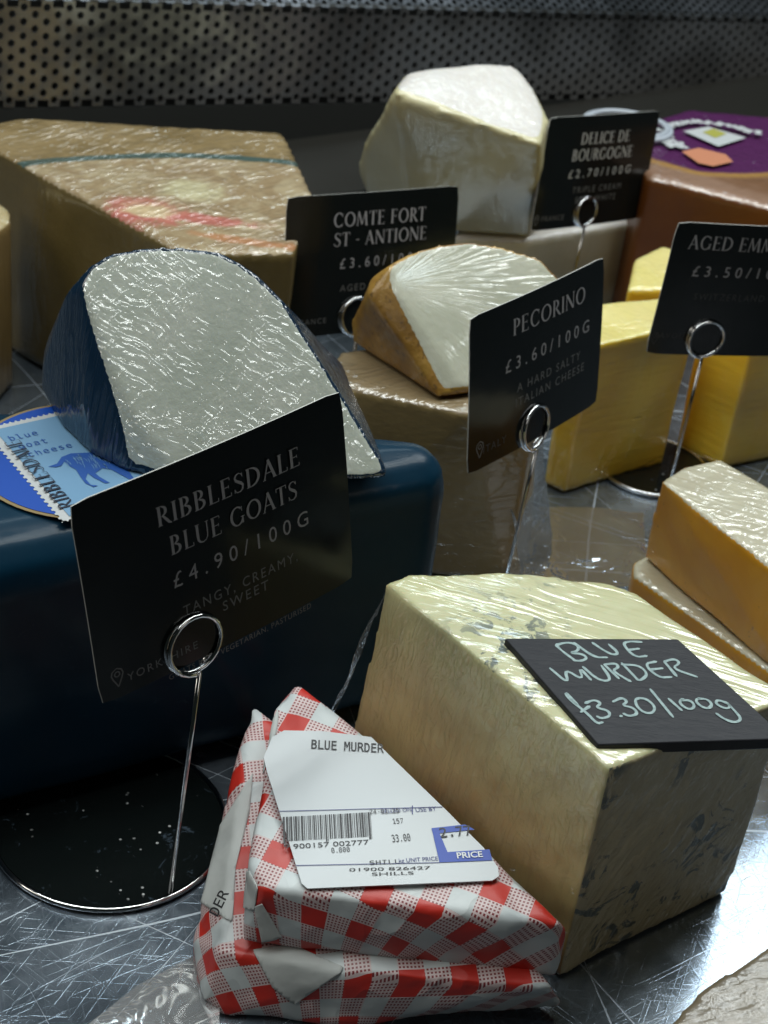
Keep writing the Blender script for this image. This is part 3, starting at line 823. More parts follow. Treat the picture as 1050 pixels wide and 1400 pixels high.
def price_card(key, label, pinlabel, lines, base_disc=False, curve=.0012):
    d = CARDS[key]; s = d['s']; w_, h_ = .105 * s, .105 * .705 * s
    C_ = CAM + (Vector(d['C']) - CAM) * s
    fr = Frame(C_, d['X'], d['Z'])
    def bp(x, y, z=0.0):   # the card bows slightly
        return fr.p(x, y, z + curve * (1 - (2 * x / w_) ** 2) + .0006 * math.sin(y / h_ * 3 + 1))
    r = root('price_card', label, 'price card', C_ - fr.Y * h_ / 2)
    nx, ny = 16, 10; vs = []; rad = .0028
    for lay in (0, 1):
        for j in range(ny + 1):
            for i in range(nx + 1):
                x = -w_ / 2 + w_ * i / nx; y = -h_ / 2 + h_ * j / ny
                if i in (0, nx) and j in (0, ny): x -= math.copysign(rad * .25, x); y -= math.copysign(rad * .25, y)
                vs.append(bp(x, y, 0 if lay == 0 else -.0004))
    K = (nx + 1) * (ny + 1); fs = []; fm = []
    for j in range(ny):
        for i in range(nx):
            a = j * (nx + 1) + i; fs.append([a, a + 1, a + nx + 2, a + nx + 1]); fm.append(0)
            fs.append([K + a, K + a + nx + 1, K + a + nx + 2, K + a + 1]); fm.append(0)
    ring_ = [i for i in range(nx + 1)] + [j * (nx + 1) + nx for j in range(1, ny + 1)] + [ny * (nx + 1) + i for i in range(nx - 1, -1, -1)] + [j * (nx + 1) for j in range(ny - 1, 0, -1)]
    for a, b in zip(ring_, ring_[1:] + ring_[:1]): fs.append([a, K + a, K + b, b]); fm.append(1)
    make('card', vs, fs, [m_card, m_cardedge], r, fm=fm, smooth=False)
    for ln in lines:
        kind, txt, hx, hy, hh, mat = ln[:6]; opt = ln[6] if len(ln) > 6 else {}
        if kind == 'serif': g = serif_text(txt, hh, opt.get('track', .06))
        elif kind == 'pin':
            P = [(0, -1.1), (-.45, -.2), (-.62, .25), (-.5, .68), (0, .95), (.5, .68), (.62, .25), (.45, -.2), (0, -1.1)]
            m1 = MB(); L, Rr = rib([(a * hh, b * hh) for a, b in P], hh * .14); n = len(L)
            m1.add([Vector((q.x, q.y, 0)) for q in L + Rr], [[i, n + i, n + i + 1, i + 1] for i in range(n - 1)])
            L, Rr = rib([(.27 * hh * math.cos(a * math.pi / 6), .3 * hh + .27 * hh * math.sin(a * math.pi / 6)) for a in range(13)], hh * .13); n = len(L)
            m1.add([Vector((q.x, q.y, 0.00001)) for q in L + Rr], [[i, n + i, n + i + 1, i + 1] for i in range(n - 1)]); g = (m1.v, m1.f)
        else: g = sans_text(txt, hh, opt.get('track', 1.0), opt.get('bold', 0), align=opt.get('align', 'CENTER'))
        u, v = fr.px(hx, hy) if opt.get('px', True) else (hx, hy)
        ow = opt.get('width')
        sx = 1.0
        if ow:
            xs = [q.x for q in g[0]]; sx = ow / max(max(xs) - min(xs), 1e-6)
        put('location_mark' if kind == 'pin' else 'lettering', g, fr, u, v, mat, r, lift=.00006, sx=sx, bend=bp, rot=opt.get('rot', 0))
    # wire pin
    R0 = onplane(*d['ring'], C_ + fr.N * .001, fr.N); rr = d['rr']; wr = .00075
    P0 = W(*d['base']) if d['base'] else Vector((R0.x - fr.N.x * .001, R0.y, 0))
    pr = root('wire_card_pin', pinlabel, 'card pin', P0, group=None)
    mbw = MB(); path = []
    n = 44
    for i in range(n + 1):
        t = i / n; an = -math.pi / 2 + .25 + t * 2 * math.pi * 1.93
        off = .0016 - .0034 * (1 - t) if False else -.0016 + .0036 * t
        path.append(R0 + fr.X * rr * math.cos(an) * (1 - .02 * t) + fr.Y * rr * math.sin(an) * (1 - .02 * t) + fr.N * off)
    start = path[-1]
    mbw.tube(path, wr, 8); mbw.make('ring_clip', m_chrome, pr, smooth=True)
    ms = MB(); top = R0 - fr.Y * rr * .98 + fr.N * .0014
    ms.tube([P0 + Vector((0, 0, .001)), P0 * .5 + top * .5, top], wr, 8); ms.make('stem', m_chrome, pr, smooth=True)
    return fr, pr

fr_rib, pin_rib = price_card('rib', 'large black card in front of the whole blue cheese reading RIBBLESDALE BLUE GOATS', 'wire pin holding the blue goats card, nearest pin, ring end up', [
  ('serif', 'RIBBLESDALE', 311, 674, .0060, m_ink, dict(width=.0485)), ('serif', 'BLUE GOATS', 318, 716, .0060, m_ink, dict(width=.044)),
  ('sans', '£4.90/100G', 329, 757, .0050, m_ink, dict(track=1.6, width=.048)),
  ('sans', 'TANGY, CREAMY,', 328, 801, .0033, m_ink_dim, dict(track=1.3, width=.041)), ('sans', 'SWEET', 333, 818, .0033, m_ink_dim, dict(track=1.3, width=.0165)),
  ('sans', 'YORKSHIRE', 222, 907, .0026, m_ink_dim, dict(track=1.3, width=.0235)), ('pin', '', 160, 925, .0030, m_ink_dim),
  ('sans', 'GOATS MILK, VEGETARIAN, PASTURISED', 330, 878, .0019, m_ink_dim, dict(track=1.15, width=.052)),
])
price_card('com', 'black card in front of the labelled hard cheese reading COMTE FORT ST - ANTIONE', 'wire pin with its ring half hidden by the pecorino wedge', [
  ('serif', 'COMTE FORT', 517, 305, .0062, m_ink, dict(width=.0475)), ('serif', 'ST - ANTIONE', 518, 331, .0060, m_ink, dict(width=.048)),
  ('sans', '£3.60/100G', 520, 361, .0046, m_ink, dict(track=1.6, width=.044)),
  ('sans', 'AGED 24 MONTHS', 520, 392, .0030, m_ink_dim, dict(track=1.3, width=.044)), ('sans', 'FRANCE', 424, 443, .0024, m_ink_dim, dict(track=1.3)),
  ('pin', '', 396, 446, .0026, m_ink_dim),
])
price_card('pec', 'black card in front of the rinded wedge reading PECORINO', 'wire pin holding the PECORINO card, behind the veined block', [
  ('serif', 'PECORINO', 747, 434, .0063, m_ink, dict(width=.0465)), ('sans', '£3.60/100G', 746, 480, .0050, m_ink, dict(track=1.6, width=.055)),
  ('sans', 'A HARD SALTY', 747, 512, .0034, m_ink_dim, dict(track=1.3, width=.042)), ('sans', 'ITALIAN CHEESE', 749, 530, .0034, m_ink_dim, dict(track=1.3, width=.046)),
  ('sans', 'ITALY', 674, 612, .0030, m_ink_faint, dict(track=1.3)), ('pin', '', 655, 614, .0032, m_ink_dim),
])
price_card('del', 'smallest black card, highest in the photo, reading DELICE DE BOURGOGNE', 'wire pin holding the DELICE DE BOURGOGNE card, farthest back', [
  ('serif', 'DELICE DE', 824, 194, .0058, m_ink_bright, dict(width=.035)), ('serif', 'BOURGOGNE', 820, 216, .0058, m_ink_bright, dict(width=.044)),
  ('sans', '£2.70/100G', 817, 239, .0043, m_ink_bright, dict(track=1.6, width=.046)),
  ('sans', 'TRIPLE CREAM', 813, 260, .0032, m_ink_dim, dict(track=1.3, width=.036)), ('sans', 'SOFT WHITE', 811, 274, .0032, m_ink_dim, dict(track=1.3, width=.030)),
  ('sans', 'FRANCE', 754, 301, .0026, m_ink_dim, dict(track=1.2)), ('pin', '', 733, 301, .0026, m_ink_dim),
])
price_card('emm', 'black card at the right edge reading AGED EMMENTAL', 'wire pin holding the AGED EMMENTAL card, right of the yellow block', [
  ('serif', 'AGED EMMENTAL', 1030, 342, .0058, m_ink, dict(width=.060, track=.04)), ('sans', '£3.50/100G', 1016, 378, .0046, m_ink, dict(track=1.6, width=.048)),
  ('sans', 'SWITZERLAND NUTTY', 1020, 410, .0030, m_ink_faint, dict(track=1.3, width=.05)), ('sans', 'SAVOIE', 915, 462, .0026, m_ink_faint, dict(track=1.2)), ('pin', '', 895, 462, .0026, m_ink_faint),
])

# round black bases with a bright wire rim
def base_plate(C_, r, label):
    b = root('pin_base', label, 'card holder base', C_)
    m = MB(); n = 72
    m.prism([C_ + Vector((r * math.cos(2 * math.pi * i / n), r * math.sin(2 * math.pi * i / n), .0006)) for i in range(n)], (0, 0, .0012))
    nt = NT('black_base'); sp = nt.smooth(nt.voro(nt.obj, 330), .20, .10); g_ = nt.smooth(nt.noise(nt.obj, 90, 3), .55, .68)
    blot = nt.smooth(nt.noise(nt.obj, 75, 5, .7, 1.0), .60, .72)
    c = nt.mix(nt.math('MULTIPLY', sp, g_), (0.004, 0.006, 0.006), (0.6, 0.62, 0.62)); c = nt.mix(nt.math('MULTIPLY', blot, .5), c, (0.10, 0.14, 0.19))
    nt.set(Base_Color=c, Roughness=.16, Normal=nt.bump(nt.noise(nt.obj, 70, 3), .0004))
    m.make('plate', nt.m, b)
    t = MB(); t.tube([C_ + Vector(((r + .0006) * math.cos(2 * math.pi * i / n), (r + .0006) * math.sin(2 * math.pi * i / n), .0016)) for i in range(n + 1)], .0010, 8, False)
    t.make('rim', m_chrome, b, smooth=True)
    return b
base_plate(W(150, 1130), .0378, 'round black base plate with chrome rim under the nearest wire pin')
base_plate(W(890, 640), .026, 'round base plate with bright rim under the card pin behind the orange cheese')

# ------------------------------------------------------------------ hard cheese with printed rind (back left)
ct = [W(0, 205, .10), W(-60, 175, .10), W(28, 160, .10), W(385, 181, .10), W(432, 266, .10), W(402, 345, .10), W(252, 345, .10)]
cb = [Vector((p.x, p.y, .001)) for p in ct]
comte = root('comte_wedge', 'large wrapped hard cheese with printed tan rind and green stripe, back left', 'cheese', sum(cb, Vector()) / len(cb))
def comte_top():
    nt = NT('printed_rind'); P = nt.obj; L0 = comte.location
    n = nt.noise(P, 45, 5, .65, .5)
    c = nt.mix(nt.smooth(n, .3, .7), (0.20, 0.135, 0.048), (0.30, 0.215, 0.10))
    F0 = Frame(W(60, 212, .10), W(300, 213, .10) - W(60, 212, .10), Vector((0, 1, 0)))
    d = nt.vmath('SUBTRACT', P, tuple(F0.O - L0)); x = nt.vmath('DOT_PRODUCT', d, tuple(F0.X)); y = nt.vmath('DOT_PRODUCT', d, tuple(F0.Y))
    # green stripe bows gently
    yb = nt.math('ADD', y, nt.math('MULTIPLY', nt.math('POWER', nt.math('ABSOLUTE', nt.math('SUBTRACT', x, .05)), 2.0), 2.0))
    yb = nt.math('ADD', yb, nt.math('MULTIPLY', nt.math('SUBTRACT', nt.noise(P, 60, 2), .5), .003))
    below = nt.smooth(yb, -.001, -.006)
    c = nt.mix(nt.math('MULTIPLY', below, .8), c, nt.mix(nt.smooth(nt.noise(P, 60, 4, .6, 1), .4, .65), (0.32, 0.225, 0.12), (0.45, 0.36, 0.22)))
    st = nt.math('SUBTRACT', 1.0, nt.smooth(nt.math('ABSOLUTE', yb), .0024, .0034))
    c = nt.mix(nt.math('MULTIPLY', st, .9), c, (0.035, 0.085, 0.08))
    # red printed flash
    def blob(px, py, sx, sy, colr, c, am=.8, rot=0.0, thr=(1.15, .45)):
        q = W(px, py, .10) - L0; dd = nt.vmath('SUBTRACT', P, tuple(q)); ca, sa = math.cos(rot), math.sin(rot)
        a = nt.math('DIVIDE', nt.vmath('DOT_PRODUCT', dd, (ca, sa, 0)), sx); b = nt.math('DIVIDE', nt.vmath('DOT_PRODUCT', dd, (-sa, ca, 0)), sy)
        rr = nt.math('SQRT', nt.math('ADD', nt.math('MULTIPLY', a, a), nt.math('MULTIPLY', b, b)))
        rr = nt.math('ADD', rr, nt.math('MULTIPLY', nt.math('SUBTRACT', nt.noise(P, 90, 5, .7, 1), .5), 1.8))
        return nt.mix(nt.math('MULTIPLY', nt.smooth(rr, *thr), am), c, colr)
    c = blob(195, 292, .022, .017, (0.50, 0.12, 0.10), c, .85)
    c = blob(270, 300, .030, .0065, (0.50, 0.12, 0.10), c, .8, .1)
    c = blob(205, 290, .014, .009, (0.58, 0.46, 0.26), c, .9)
    c = blob(260, 262, .016, .013, (0.55, 0.50, 0.30), c, .8)
    c = blob(345, 330, .030, .0045, (0.46, 0.20, 0.08), c, .8)
    nt.set(Base_Color=c, Roughness=.55, Normal=nt.bump(n, .001, .6)); film(nt, 'crinkle', axis=(.6, .8, 0), scale=.55, depth=3.0, rough=.11, weight=1.0, stretch=3)
    return nt.m
m_comte_side = cheese_mat('comte_paste', (0.12, 0.085, 0.022), (0.17, 0.12, 0.036), 20, .5, dict(kind='crinkle', axis=(0, 0, 1), scale=.5, depth=.6, rough=.15, weight=.6))
split_parts(comte, hull_remesh([Vector(p) for p in ct] + cb, .0026, 1, wob(25, .0012)), lambda c, n: n.z - .6, [('printed_rind', comte_top()), ('cut_face', m_comte_side)])

# cheese at the left edge
lt = [W(-80, 300, .085), W(-10, 268, .085), W(13, 285, .085), W(15, 300, .085), W(-20, 330, .085)]
lb = [Vector((p.x, p.y, .001)) for p in lt]
le = root('wrapped_cheese', 'sliver of wrapped yellow-rimmed cheese at the left edge beside the printed wedge', 'cheese', lb[2])
m_le = cheese_mat('pale_rim', (0.42, 0.30, 0.12), (0.50, 0.42, 0.24), 40, .5, dict(kind='crinkle', scale=.7, depth=1.2))
m_le2 = cheese_mat('amber_side', (0.26, 0.17, 0.06), (0.20, 0.13, 0.05), 30, .5, dict(kind='pleats', scale=.7, depth=1.0))
split_parts(le, hull_remesh([Vector(p) for p in lt] + lb, .0022, 1), lambda c, n: n.z - .6, [('top_rind', m_le), ('side', m_le2)])

# ------------------------------------------------------------------ soft white cheeses (back centre)
dl_t = [W(618, 322, .05), W(640, 298, .05), W(760, 262, .05), W(872, 296, .05), W(868, 303, .05), W(720, 327, .05)]
dl_b = [Vector((p.x, p.y, .0)) for p in dl_t]
m_bloom = cheese_mat('bloomy_rind', (0.68, 0.64, 0.60), (0.74, 0.71, 0.68), 50, .6, dict(kind='crinkle', scale=.6, depth=.9, weight=.7, rough=.13))
m_bpaste = cheese_mat('cream_paste', (0.64, 0.61, 0.50), (0.70, 0.67, 0.57), 25, .5, dict(kind='crinkle', scale=.6, depth=1.0, weight=.8, rough=.13))
dlow = root('soft_cheese_slab', 'low wedge of white bloomy cheese under the tall white wedge', 'cheese', sum(dl_b, Vector()) / 6)
split_parts(dlow, hull_remesh([Vector(p) for p in dl_t] + dl_b, .0022, 1, wob(30, .0012)), lambda c, n: n.z - .5, [('bloomy_rind', m_bloom), ('cut_face', m_bpaste)])
ft = [(541, 128, .13), (556, 102, .132), (600, 90, .134), (650, 87, .134), (705, 92, .132), (726, 118, .128), (752, 165, .120), (742, 197, .118)]
tp = [W(*p) for p in ft]
fb = [(497, 200, .085), (490, 235, .060), (503, 268, .051), (560, 302, .051), (612, 318, .051), (722, 326, .051), (745, 300, .051), (700, 200, .051)]
tall = root('soft_cheese_wedge', 'tall white bloomy wedge in cling film, highest cheese at the back', 'cheese', W(640, 320, .05))
pts = tp + [W(*p) for p in fb]
m_pastef = cheese_mat('delice_paste', (0.56, 0.51, 0.30), (0.62, 0.58, 0.38), 25, .5, dict(kind='crinkle', scale=.45, depth=.7, weight=.4, rough=.16))
split_parts(tall, hull_remesh(pts, .0024, 2, wob(28, .002)), lambda c, n: max(n.z - .78, -n.x - .75), [('bloomy_rind', m_bloom), ('cut_face', m_pastef)])

# ------------------------------------------------------------------ brown cheese with purple label (back right)
bt = [W(868, 205, .085), W(885, 165, .085), W(940, 148, .085), W(1050, 158, .085), W(1160, 190, .085), W(1160, 310, .085), W(1055, 278, .085), W(885, 240, .085)]
bb = [Vector((p.x, p.y, .001)) for p in bt]
br = root('brown_waxed_cheese', 'brown cheese in printed film with purple and white label, back right', 'cheese', sum(bb, Vector()) / 8)
nt = NT('purple_printed_film'); P = nt.obj; q = W(985, 190, .085) - br.location
d = nt.vmath('SUBTRACT', P, tuple(q)); ca, sa = math.cos(A38), math.sin(A38)
x = nt.math('DIVIDE', nt.vmath('DOT_PRODUCT', d, (ca, sa, 0)), .062); y = nt.math('DIVIDE', nt.vmath('DOT_PRODUCT', d, (-sa, ca, 0)), .050)
rr = nt.math('SQRT', nt.math('ADD', nt.math('MULTIPLY', x, x), nt.math('MULTIPLY', y, y)))
rr = nt.math('ADD', rr, nt.math('MULTIPLY', nt.math('SUBTRACT', nt.noise(P, 40, 2), .5), .15))
c = nt.mix(nt.smooth(nt.noise(P, 22, 3), .4, .6), (0.20, 0.10, 0.05), (0.30, 0.18, 0.12))
c = nt.mix(nt.smooth(rr, 1.12, 1.0), c, (0.40, 0.22, 0.06)); c = nt.mix(nt.smooth(rr, 1.0, .93), c, (0.085, 0.013, 0.085))
nt.set(Base_Color=c, Roughness=.4); film(nt, 'crinkle', scale=.5, depth=1.2, weight=.9, rough=.13); m_pf = nt.m
m_brown = cheese_mat('brown_wax', (0.09, 0.023, 0.0015), (0.13, 0.038, 0.003), 20, .45, dict(kind='pleats', scale=.5, depth=.5, weight=.15, rough=.13), sss=0)
split_parts(br, hull_remesh([Vector(p) for p in bt] + bb, .0026, 1), lambda c, n: n.z - .6, [('printed_film', m_pf), ('brown_side', m_brown)])
fb_ = Frame(W(960, 190, .0866), Vector((ca, sa, 0)), Vector((-sa, ca, 0)))
def quad_px(name, fr, pxs, mat, parent, lift):
    vs = [fr.p(*fr.px(x, y), lift) for x, y in pxs]; return make(name, vs, [list(range(len(vs)))], mat, parent)
quad_px('label_panel', fb_, [(982, 201), (934, 180), (968, 174), (1020, 189)], m_white, br, .0004)
quad_px('label_emblem', fb_, [(978, 190), (960, 182), (975, 177), (993, 184)], simple('olive_print', (0.34, 0.33, 0.06), .5), br, .0006)
random.seed(5); mb = MB()
# curved white lettering round the badge (too blurred to read in the photo)
for i, (px_, py_) in enumerate([(908, 180), (909, 187), (913, 194), (921, 200), (931, 200), (915, 173), (926, 171), (938, 169), (952, 168), (967, 170), (983, 172), (1000, 175), (1012, 178), (1022, 182), (1036, 184)]):
    a, b = fb_.px(px_, py_)
    for k in range(3):
        an = random.uniform(0, 3.1); l = .0035 if i > 4 else .005
        L, Rr = rib([(a - l * math.cos(an), b - l * math.sin(an)), (a + l * math.cos(an), b + l * math.sin(an))], .0024)
        mb.add([fb_.p(q.x, q.y, .0005 + .00002 * (i * 3 + k)) for q in L + Rr], [[0, 2, 3, 1]])
mb.make('lettering', m_white, br)
quad_px('label_picture', fb_, [(955, 224), (932, 208), (955, 203), (992, 212), (1002, 222), (975, 228)], simple('salmon_print', (0.50, 0.20, 0.11), .5), br, .0004)
# clear tub lid edge poking out behind
m = MB(); Cc = W(858, 172, .088)
for rr_ in (.024, .0215):
    m.tube([Cc + Vector((rr_ * math.cos(a * .1745), rr_ * .9 * math.sin(a * .1745), .001 * (rr_ < .024))) for a in range(37)], .0016, 6, False)
tag(m.make('film_roll_edge', simple('pale_plastic', (0.42, 0.46, 0.52), .3), None, smooth=True, loc=Cc), 'pale bluish plastic rim showing above the DELICE card', 'plastic lid')

# ------------------------------------------------------------------ yellow holey cheese blocks
def yellow(name, c1, c2, **k):
    nt = NT(name); P = nt.obj
    n = nt.noise(P, 16, 3, .6, .6); c = nt.mix(nt.smooth(n, .35, .65), c1, c2)
    pale = nt.smooth(nt.noise(nt.map(P, scale=(1, 1, .6)), 34, 4, .65, .8), .52, .72); c = nt.mix(nt.math('MULTIPLY', pale, .2), c, (0.78, 0.68, 0.34))
    cut = nt.noise(nt.map(P, scale=(60, 60, 420)), 1.0, 2)
    slit = nt.smooth(nt.noise(nt.map(P, scale=(1, 1, 2.5)), 75, 1), .74, .80); c = nt.mix(nt.math('MULTIPLY', slit, .5), c, (0.30, 0.18, 0.03))
    nt.set(Base_Color=c, Roughness=.42, Subsurface_Weight=.3, Subsurface_Scale=.006)
    nt.b.inputs['Subsurface Radius'].default_value = (1, .7, .3)
    nt.set(Normal=nt.bump(nt.math('ADD', nt.math('MULTIPLY', cut, .4), nt.math('MULTIPLY', slit, -1.5)), .0006))
    film(nt, 'crinkle', scale=.5, depth=1.4, weight=.55, rough=.14, axis=(.3, .1, 1), stretch=7)
    return nt.m
m_emm = yellow('emmental_paste', (0.80, 0.50, 0.035), (0.84, 0.60, 0.07)); m_emm_top = yellow('emmental_top', (0.72, 0.62, 0.22), (0.76, 0.66, 0.28))
def block(name, label, top, ztop, mats, parts=('cut_top', 'side'), base_shift=None, z0=0.001, vox=.0018, sm=1, wb=.0008, cat='cheese', up=.6, bottom=None):
    t = [W(x, y, ztop) for x, y in top]
    b = bottom if bottom else [Vector((p.x, p.y, z0)) for p in t]
    r = root(name, label, cat, sum(b, Vector()) / len(b))
    split_parts(r, hull_remesh(t + b, vox, sm, wob(30, wb, ztop * 50)), lambda c, n: n.z - up, [(parts[0], mats[0]), (parts[1], mats[1])])
    return r
eb = [W(742, 662, .001), W(770, 673, .001), W(905, 635, .001), W(900, 590, .001), W(760, 612, .001)]
et = [Vector((p.x, p.y, .076)) for p in eb]
e1 = root('emmental_block', 'tall yellow block standing between the PECORINO and AGED EMMENTAL cards', 'cheese', sum(eb, Vector()) / 5)
split_parts(e1, hull_remesh(eb + et, .0016, 2, wob(35, .0016)), lambda c, n: n.z - .6, [('cut_top', m_emm_top), ('side', m_emm)])
e2b = [W(923, 610, .001), W(985, 642, .001), W(1160, 600, .001), W(1090, 560, .001)]; e2t = [Vector((p.x, p.y, .088)) for p in e2b]
e2 = root('emmental_block', 'yellow block below the AGED EMMENTAL card at the right edge', 'cheese', sum(e2b, Vector()) / 4)
split_parts(e2, hull_remesh(e2b + e2t, .0018, 2, wob(32, .0018, 4)), lambda c, n: n.z - .6, [('cut_top', m_emm_top), ('side', m_emm)])
block('emmental_block', 'small yellow piece half hidden behind the tall yellow block', [(868, 352), (905, 335), (960, 350), (930, 395), (858, 395)], .07, (m_emm_top, m_emm))

# ------------------------------------------------------------------ pecorino: rinded wedge on a tall tan wedge
low_t = [(463, 478), (520, 470), (640, 470), (742, 520), (736, 560), (640, 566), (470, 528), (452, 505)]
m_ptan = cheese_mat('tan_wrapped_side', (0.25, 0.18, 0.07), (0.32, 0.235, 0.10), 22, .5, dict(kind='crinkle', axis=(1, .3, .1), scale=.6, depth=1.0, rough=.13, weight=.8, stretch=10))
m_ptop = cheese_mat('tan_wrapped_top', (0.20, 0.145, 0.07), (0.27, 0.20, 0.11), 22, .5, dict(kind='crinkle', scale=.7, depth=1.8, rough=.13, axis=(1, .6, 0)))
lt_ = [W(x, y, .084) for x, y in low_t]; lb_ = [Vector((p.x, p.y, .001)) for p in lt_]
lb_[4] = W(722, 760, .001); lb_[5] = W(690, 800, .001)
plow = root('tall_tan_wedge', 'tall tan wrapped wedge behind the blue cheese, under the rinded white wedge', 'cheese', sum(lb_, Vector()) / 8)
split_parts(plow, hull_remesh(lt_ + lb_, .0018, 1, wob(30, .001)), lambda c, n: n.z - .6, [('top', m_ptop), ('side', m_ptan)])
# the wedge on top
Zp = .0855
pf = [(543, 400), (533, 364), (565, 344), (600, 333), (640, 330), (690, 336), (735, 352), (765, 378), (790, 440), (790, 500), (700, 528), (632, 530)]
Q0 = W(632, 528, Zp + .004); Q1 = W(790, 500, Zp + .004); Q2 = W(600, 333, Zp + .046)
Np = (Q1 - Q0).cross(Q2 - Q0).normalized()
pfp = [onplane(x, y, Q0, Np) for x, y in pf]
pp = pfp + [W(502, 402, Zp + .030), W(508, 380, Zp + .034), W(525, 373, Zp + .036), W(484, 466, Zp), W(482, 440, Zp + .008), W(598, 543, Zp), W(632, 536, Zp), W(760, 500, Zp), W(640, 440, Zp), W(560, 430, Zp)]
pw = root('pecorino_wedge', 'white wedge with golden brown rind, film pleats fanning from its corner, on the tan wedge', 'cheese', W(620, 500, Zp))
PO = (pfp[0] + W(515, 385, Zp + .034)) / 2 - pw.location; fx = (pfp[7] - pfp[0]).normalized(); fy = Np.cross(fx).normalized()
m_pface = cheese_mat('pecorino_paste', (0.50, 0.51, 0.40), (0.57, 0.57, 0.46), 40, .5, dict(kind='radial', centre=(PO, fx, fy), scale=.6, depth=4.5, rough=.13))
def prind():
    nt = NT('pecorino_rind'); n = nt.noise(nt.obj, 38, 4, .6, .5)
    c = nt.ramp(n, [(.3, (0.10, 0.045, 0.008)), (.5, (0.30, 0.155, 0.022)), (.7, (0.46, 0.28, 0.05))])
    s = nt.smooth(nt.noise(nt.obj, 420, 3), .60, .68); c = nt.mix(nt.math('MULTIPLY', s, .6), c, (0.05, 0.025, 0.01))
    nt.set(Base_Color=c, Roughness=.55, Normal=nt.bump(nt.noise(nt.obj, 250, 4), .0006)); film(nt, 'pleats', scale=.7, depth=.5, rough=.2, weight=.4, axis=(0.2, -.4, 1)); return nt.m
split_parts(pw, hull_remesh(pp, .0013, 2, wob(40, .0008)), lambda c, n: n.dot(Np) - .84, [('cut_face', m_pface), ('rind', prind())])

# ------------------------------------------------------------------ orange-sided pair at the right edge
m_or_top = cheese_mat('filmed_pale_top', (0.46, 0.42, 0.30), (0.54, 0.51, 0.38), 30, .5, dict(kind='crinkle', scale=.8, depth=1.6, rough=.13, axis=(1, -.4, 0)))
nt = NT('orange_rind'); n = nt.noise(nt.obj, 26, 4, .6, .5); z = nt.sep(nt.obj)[2]
c = nt.mix(nt.smooth(n, .3, .7), (0.55, 0.24, 0.006), (0.66, 0.32, 0.014))
s = nt.smooth(nt.noise(nt.obj, 300, 2), .70, .76); c = nt.mix(nt.math('MULTIPLY', s, .5), c, (0.12, 0.05, 0.01))
nt.set(Base_Color=c, Roughness=.45, Subsurface_Weight=.15, Subsurface_Scale=.004, Normal=nt.bump(n, .0006)); film(nt, 'pleats', scale=.6, depth=.6, rough=.13, weight=.5, axis=(0, -.2, 1)); m_or = nt.m
lowt = [(866, 770), (905, 745), (1200, 860), (1150, 985), (1052, 903), (867, 786)]
block('orange_rinded_wedge', 'lower of the two orange-rinded pieces at the right edge, pale top just showing', lowt, .033, (m_or_top, m_or), z0=.001)
upt = [W(903, 657, .074), W(935, 638, .074), W(985, 627, .074), W(1180, 745, .074), W(1120, 830, .070), W(1052, 768, .072)]
upb = [Vector((p.x, p.y, .034)) for p in upt]; upb[0] = W(880, 762, .034); upb[5] = W(1052, 862, .034)
u_ = root('orange_rinded_wedge', 'upper of the two orange-rinded pieces, white filmed top, resting on the lower', 'cheese', sum(upb, Vector()) / 6)
split_parts(u_, hull_remesh(upt + upb, .0015, 1, wob(35, .001)), lambda c, n: n.z - .6, [('cut_top', m_or_top), ('rind', m_or)])

# ------------------------------------------------------------------ wrapped piece at the bottom right corner
block('wrapped_corner_cheese', 'wrapped tan piece cut off by the bottom right corner of the photo', [(905, 1412), (960, 1352), (1052, 1296), (1150, 1300), (1150, 1460), (980, 1480)], .018, (
    cheese_mat('corner_top', (0.14, 0.11, 0.065), (0.20, 0.165, 0.11), 30, .5, dict(kind='crinkle', scale=.8, depth=.5, rough=.13, weight=.4, axis=(1, .5, 0), stretch=8)),
    cheese_mat('corner_side', (0.24, 0.18, 0.10), (0.30, 0.23, 0.14), 30, .5, dict(kind='crinkle', scale=.6, depth=1.5, rough=.13))))

# ------------------------------------------------------------------ gingham paper packets
def gingham():
    nt = NT('gingham_paper'); uv = nt.tc.outputs['UV']; s = nt.sep(uv); P = .0155; dp = .00115
    def stripe(x): return nt.math('LESS_THAN', nt.math('FRACT', nt.math('DIVIDE', x, P)), .5)
    a = stripe(s[0]); b = stripe(s[1])
    red = nt.math('MULTIPLY', a, b); one = nt.math('SUBTRACT', nt.math('MAXIMUM', a, b), red)
    def cell(x): return nt.math('ABSOLUTE', nt.math('SUBTRACT', nt.math('FRACT', nt.math('DIVIDE', x, dp)), .5))
    dot = nt.math('LESS_THAN', nt.math('MAXIMUM', cell(s[0]), cell(s[1])), .27)
    paper = nt.mix(nt.smooth(nt.noise(nt.obj, 60, 3), .3, .7), (0.50, 0.55, 0.57), (0.57, 0.61, 0.62))
    c = nt.mix(one, paper, (0.62, 0.50, 0.50)); c = nt.mix(nt.math('MULTIPLY', one, dot), c, (0.20, 0.025, 0.03))
    c = nt.mix(red, c, (0.50, 0.022, 0.012))
    v1 = nt.vmath('ADD', nt.obj, nt.vmath('MULTIPLY', nt.noise(nt.obj, 30, 1, color=True), (.02, .02, .02)))
    h = nt.math('ADD', nt.noise(nt.obj, 45, 3, .55), nt.math('MULTIPLY', nt.ridge(v1, 45, 1.5, .4, 2), .35))
    nt.set(Base_Color=c, Roughness=.5, Normal=nt.bump(h, .0016, .8)); nt.set(Coat_Weight=.25, Coat_Roughness=.25)
    return nt.m
m_ging = gingham()
nt = NT('plain_paper'); nt.set(Base_Color=nt.mix(nt.noise(nt.obj, 60, 3), (0.44, 0.47, 0.47), (0.54, 0.56, 0.55)), Roughness=.6, Normal=nt.bump(nt.noise(nt.obj, 60, 3), .001)); m_paper = nt.m
PKD = {}
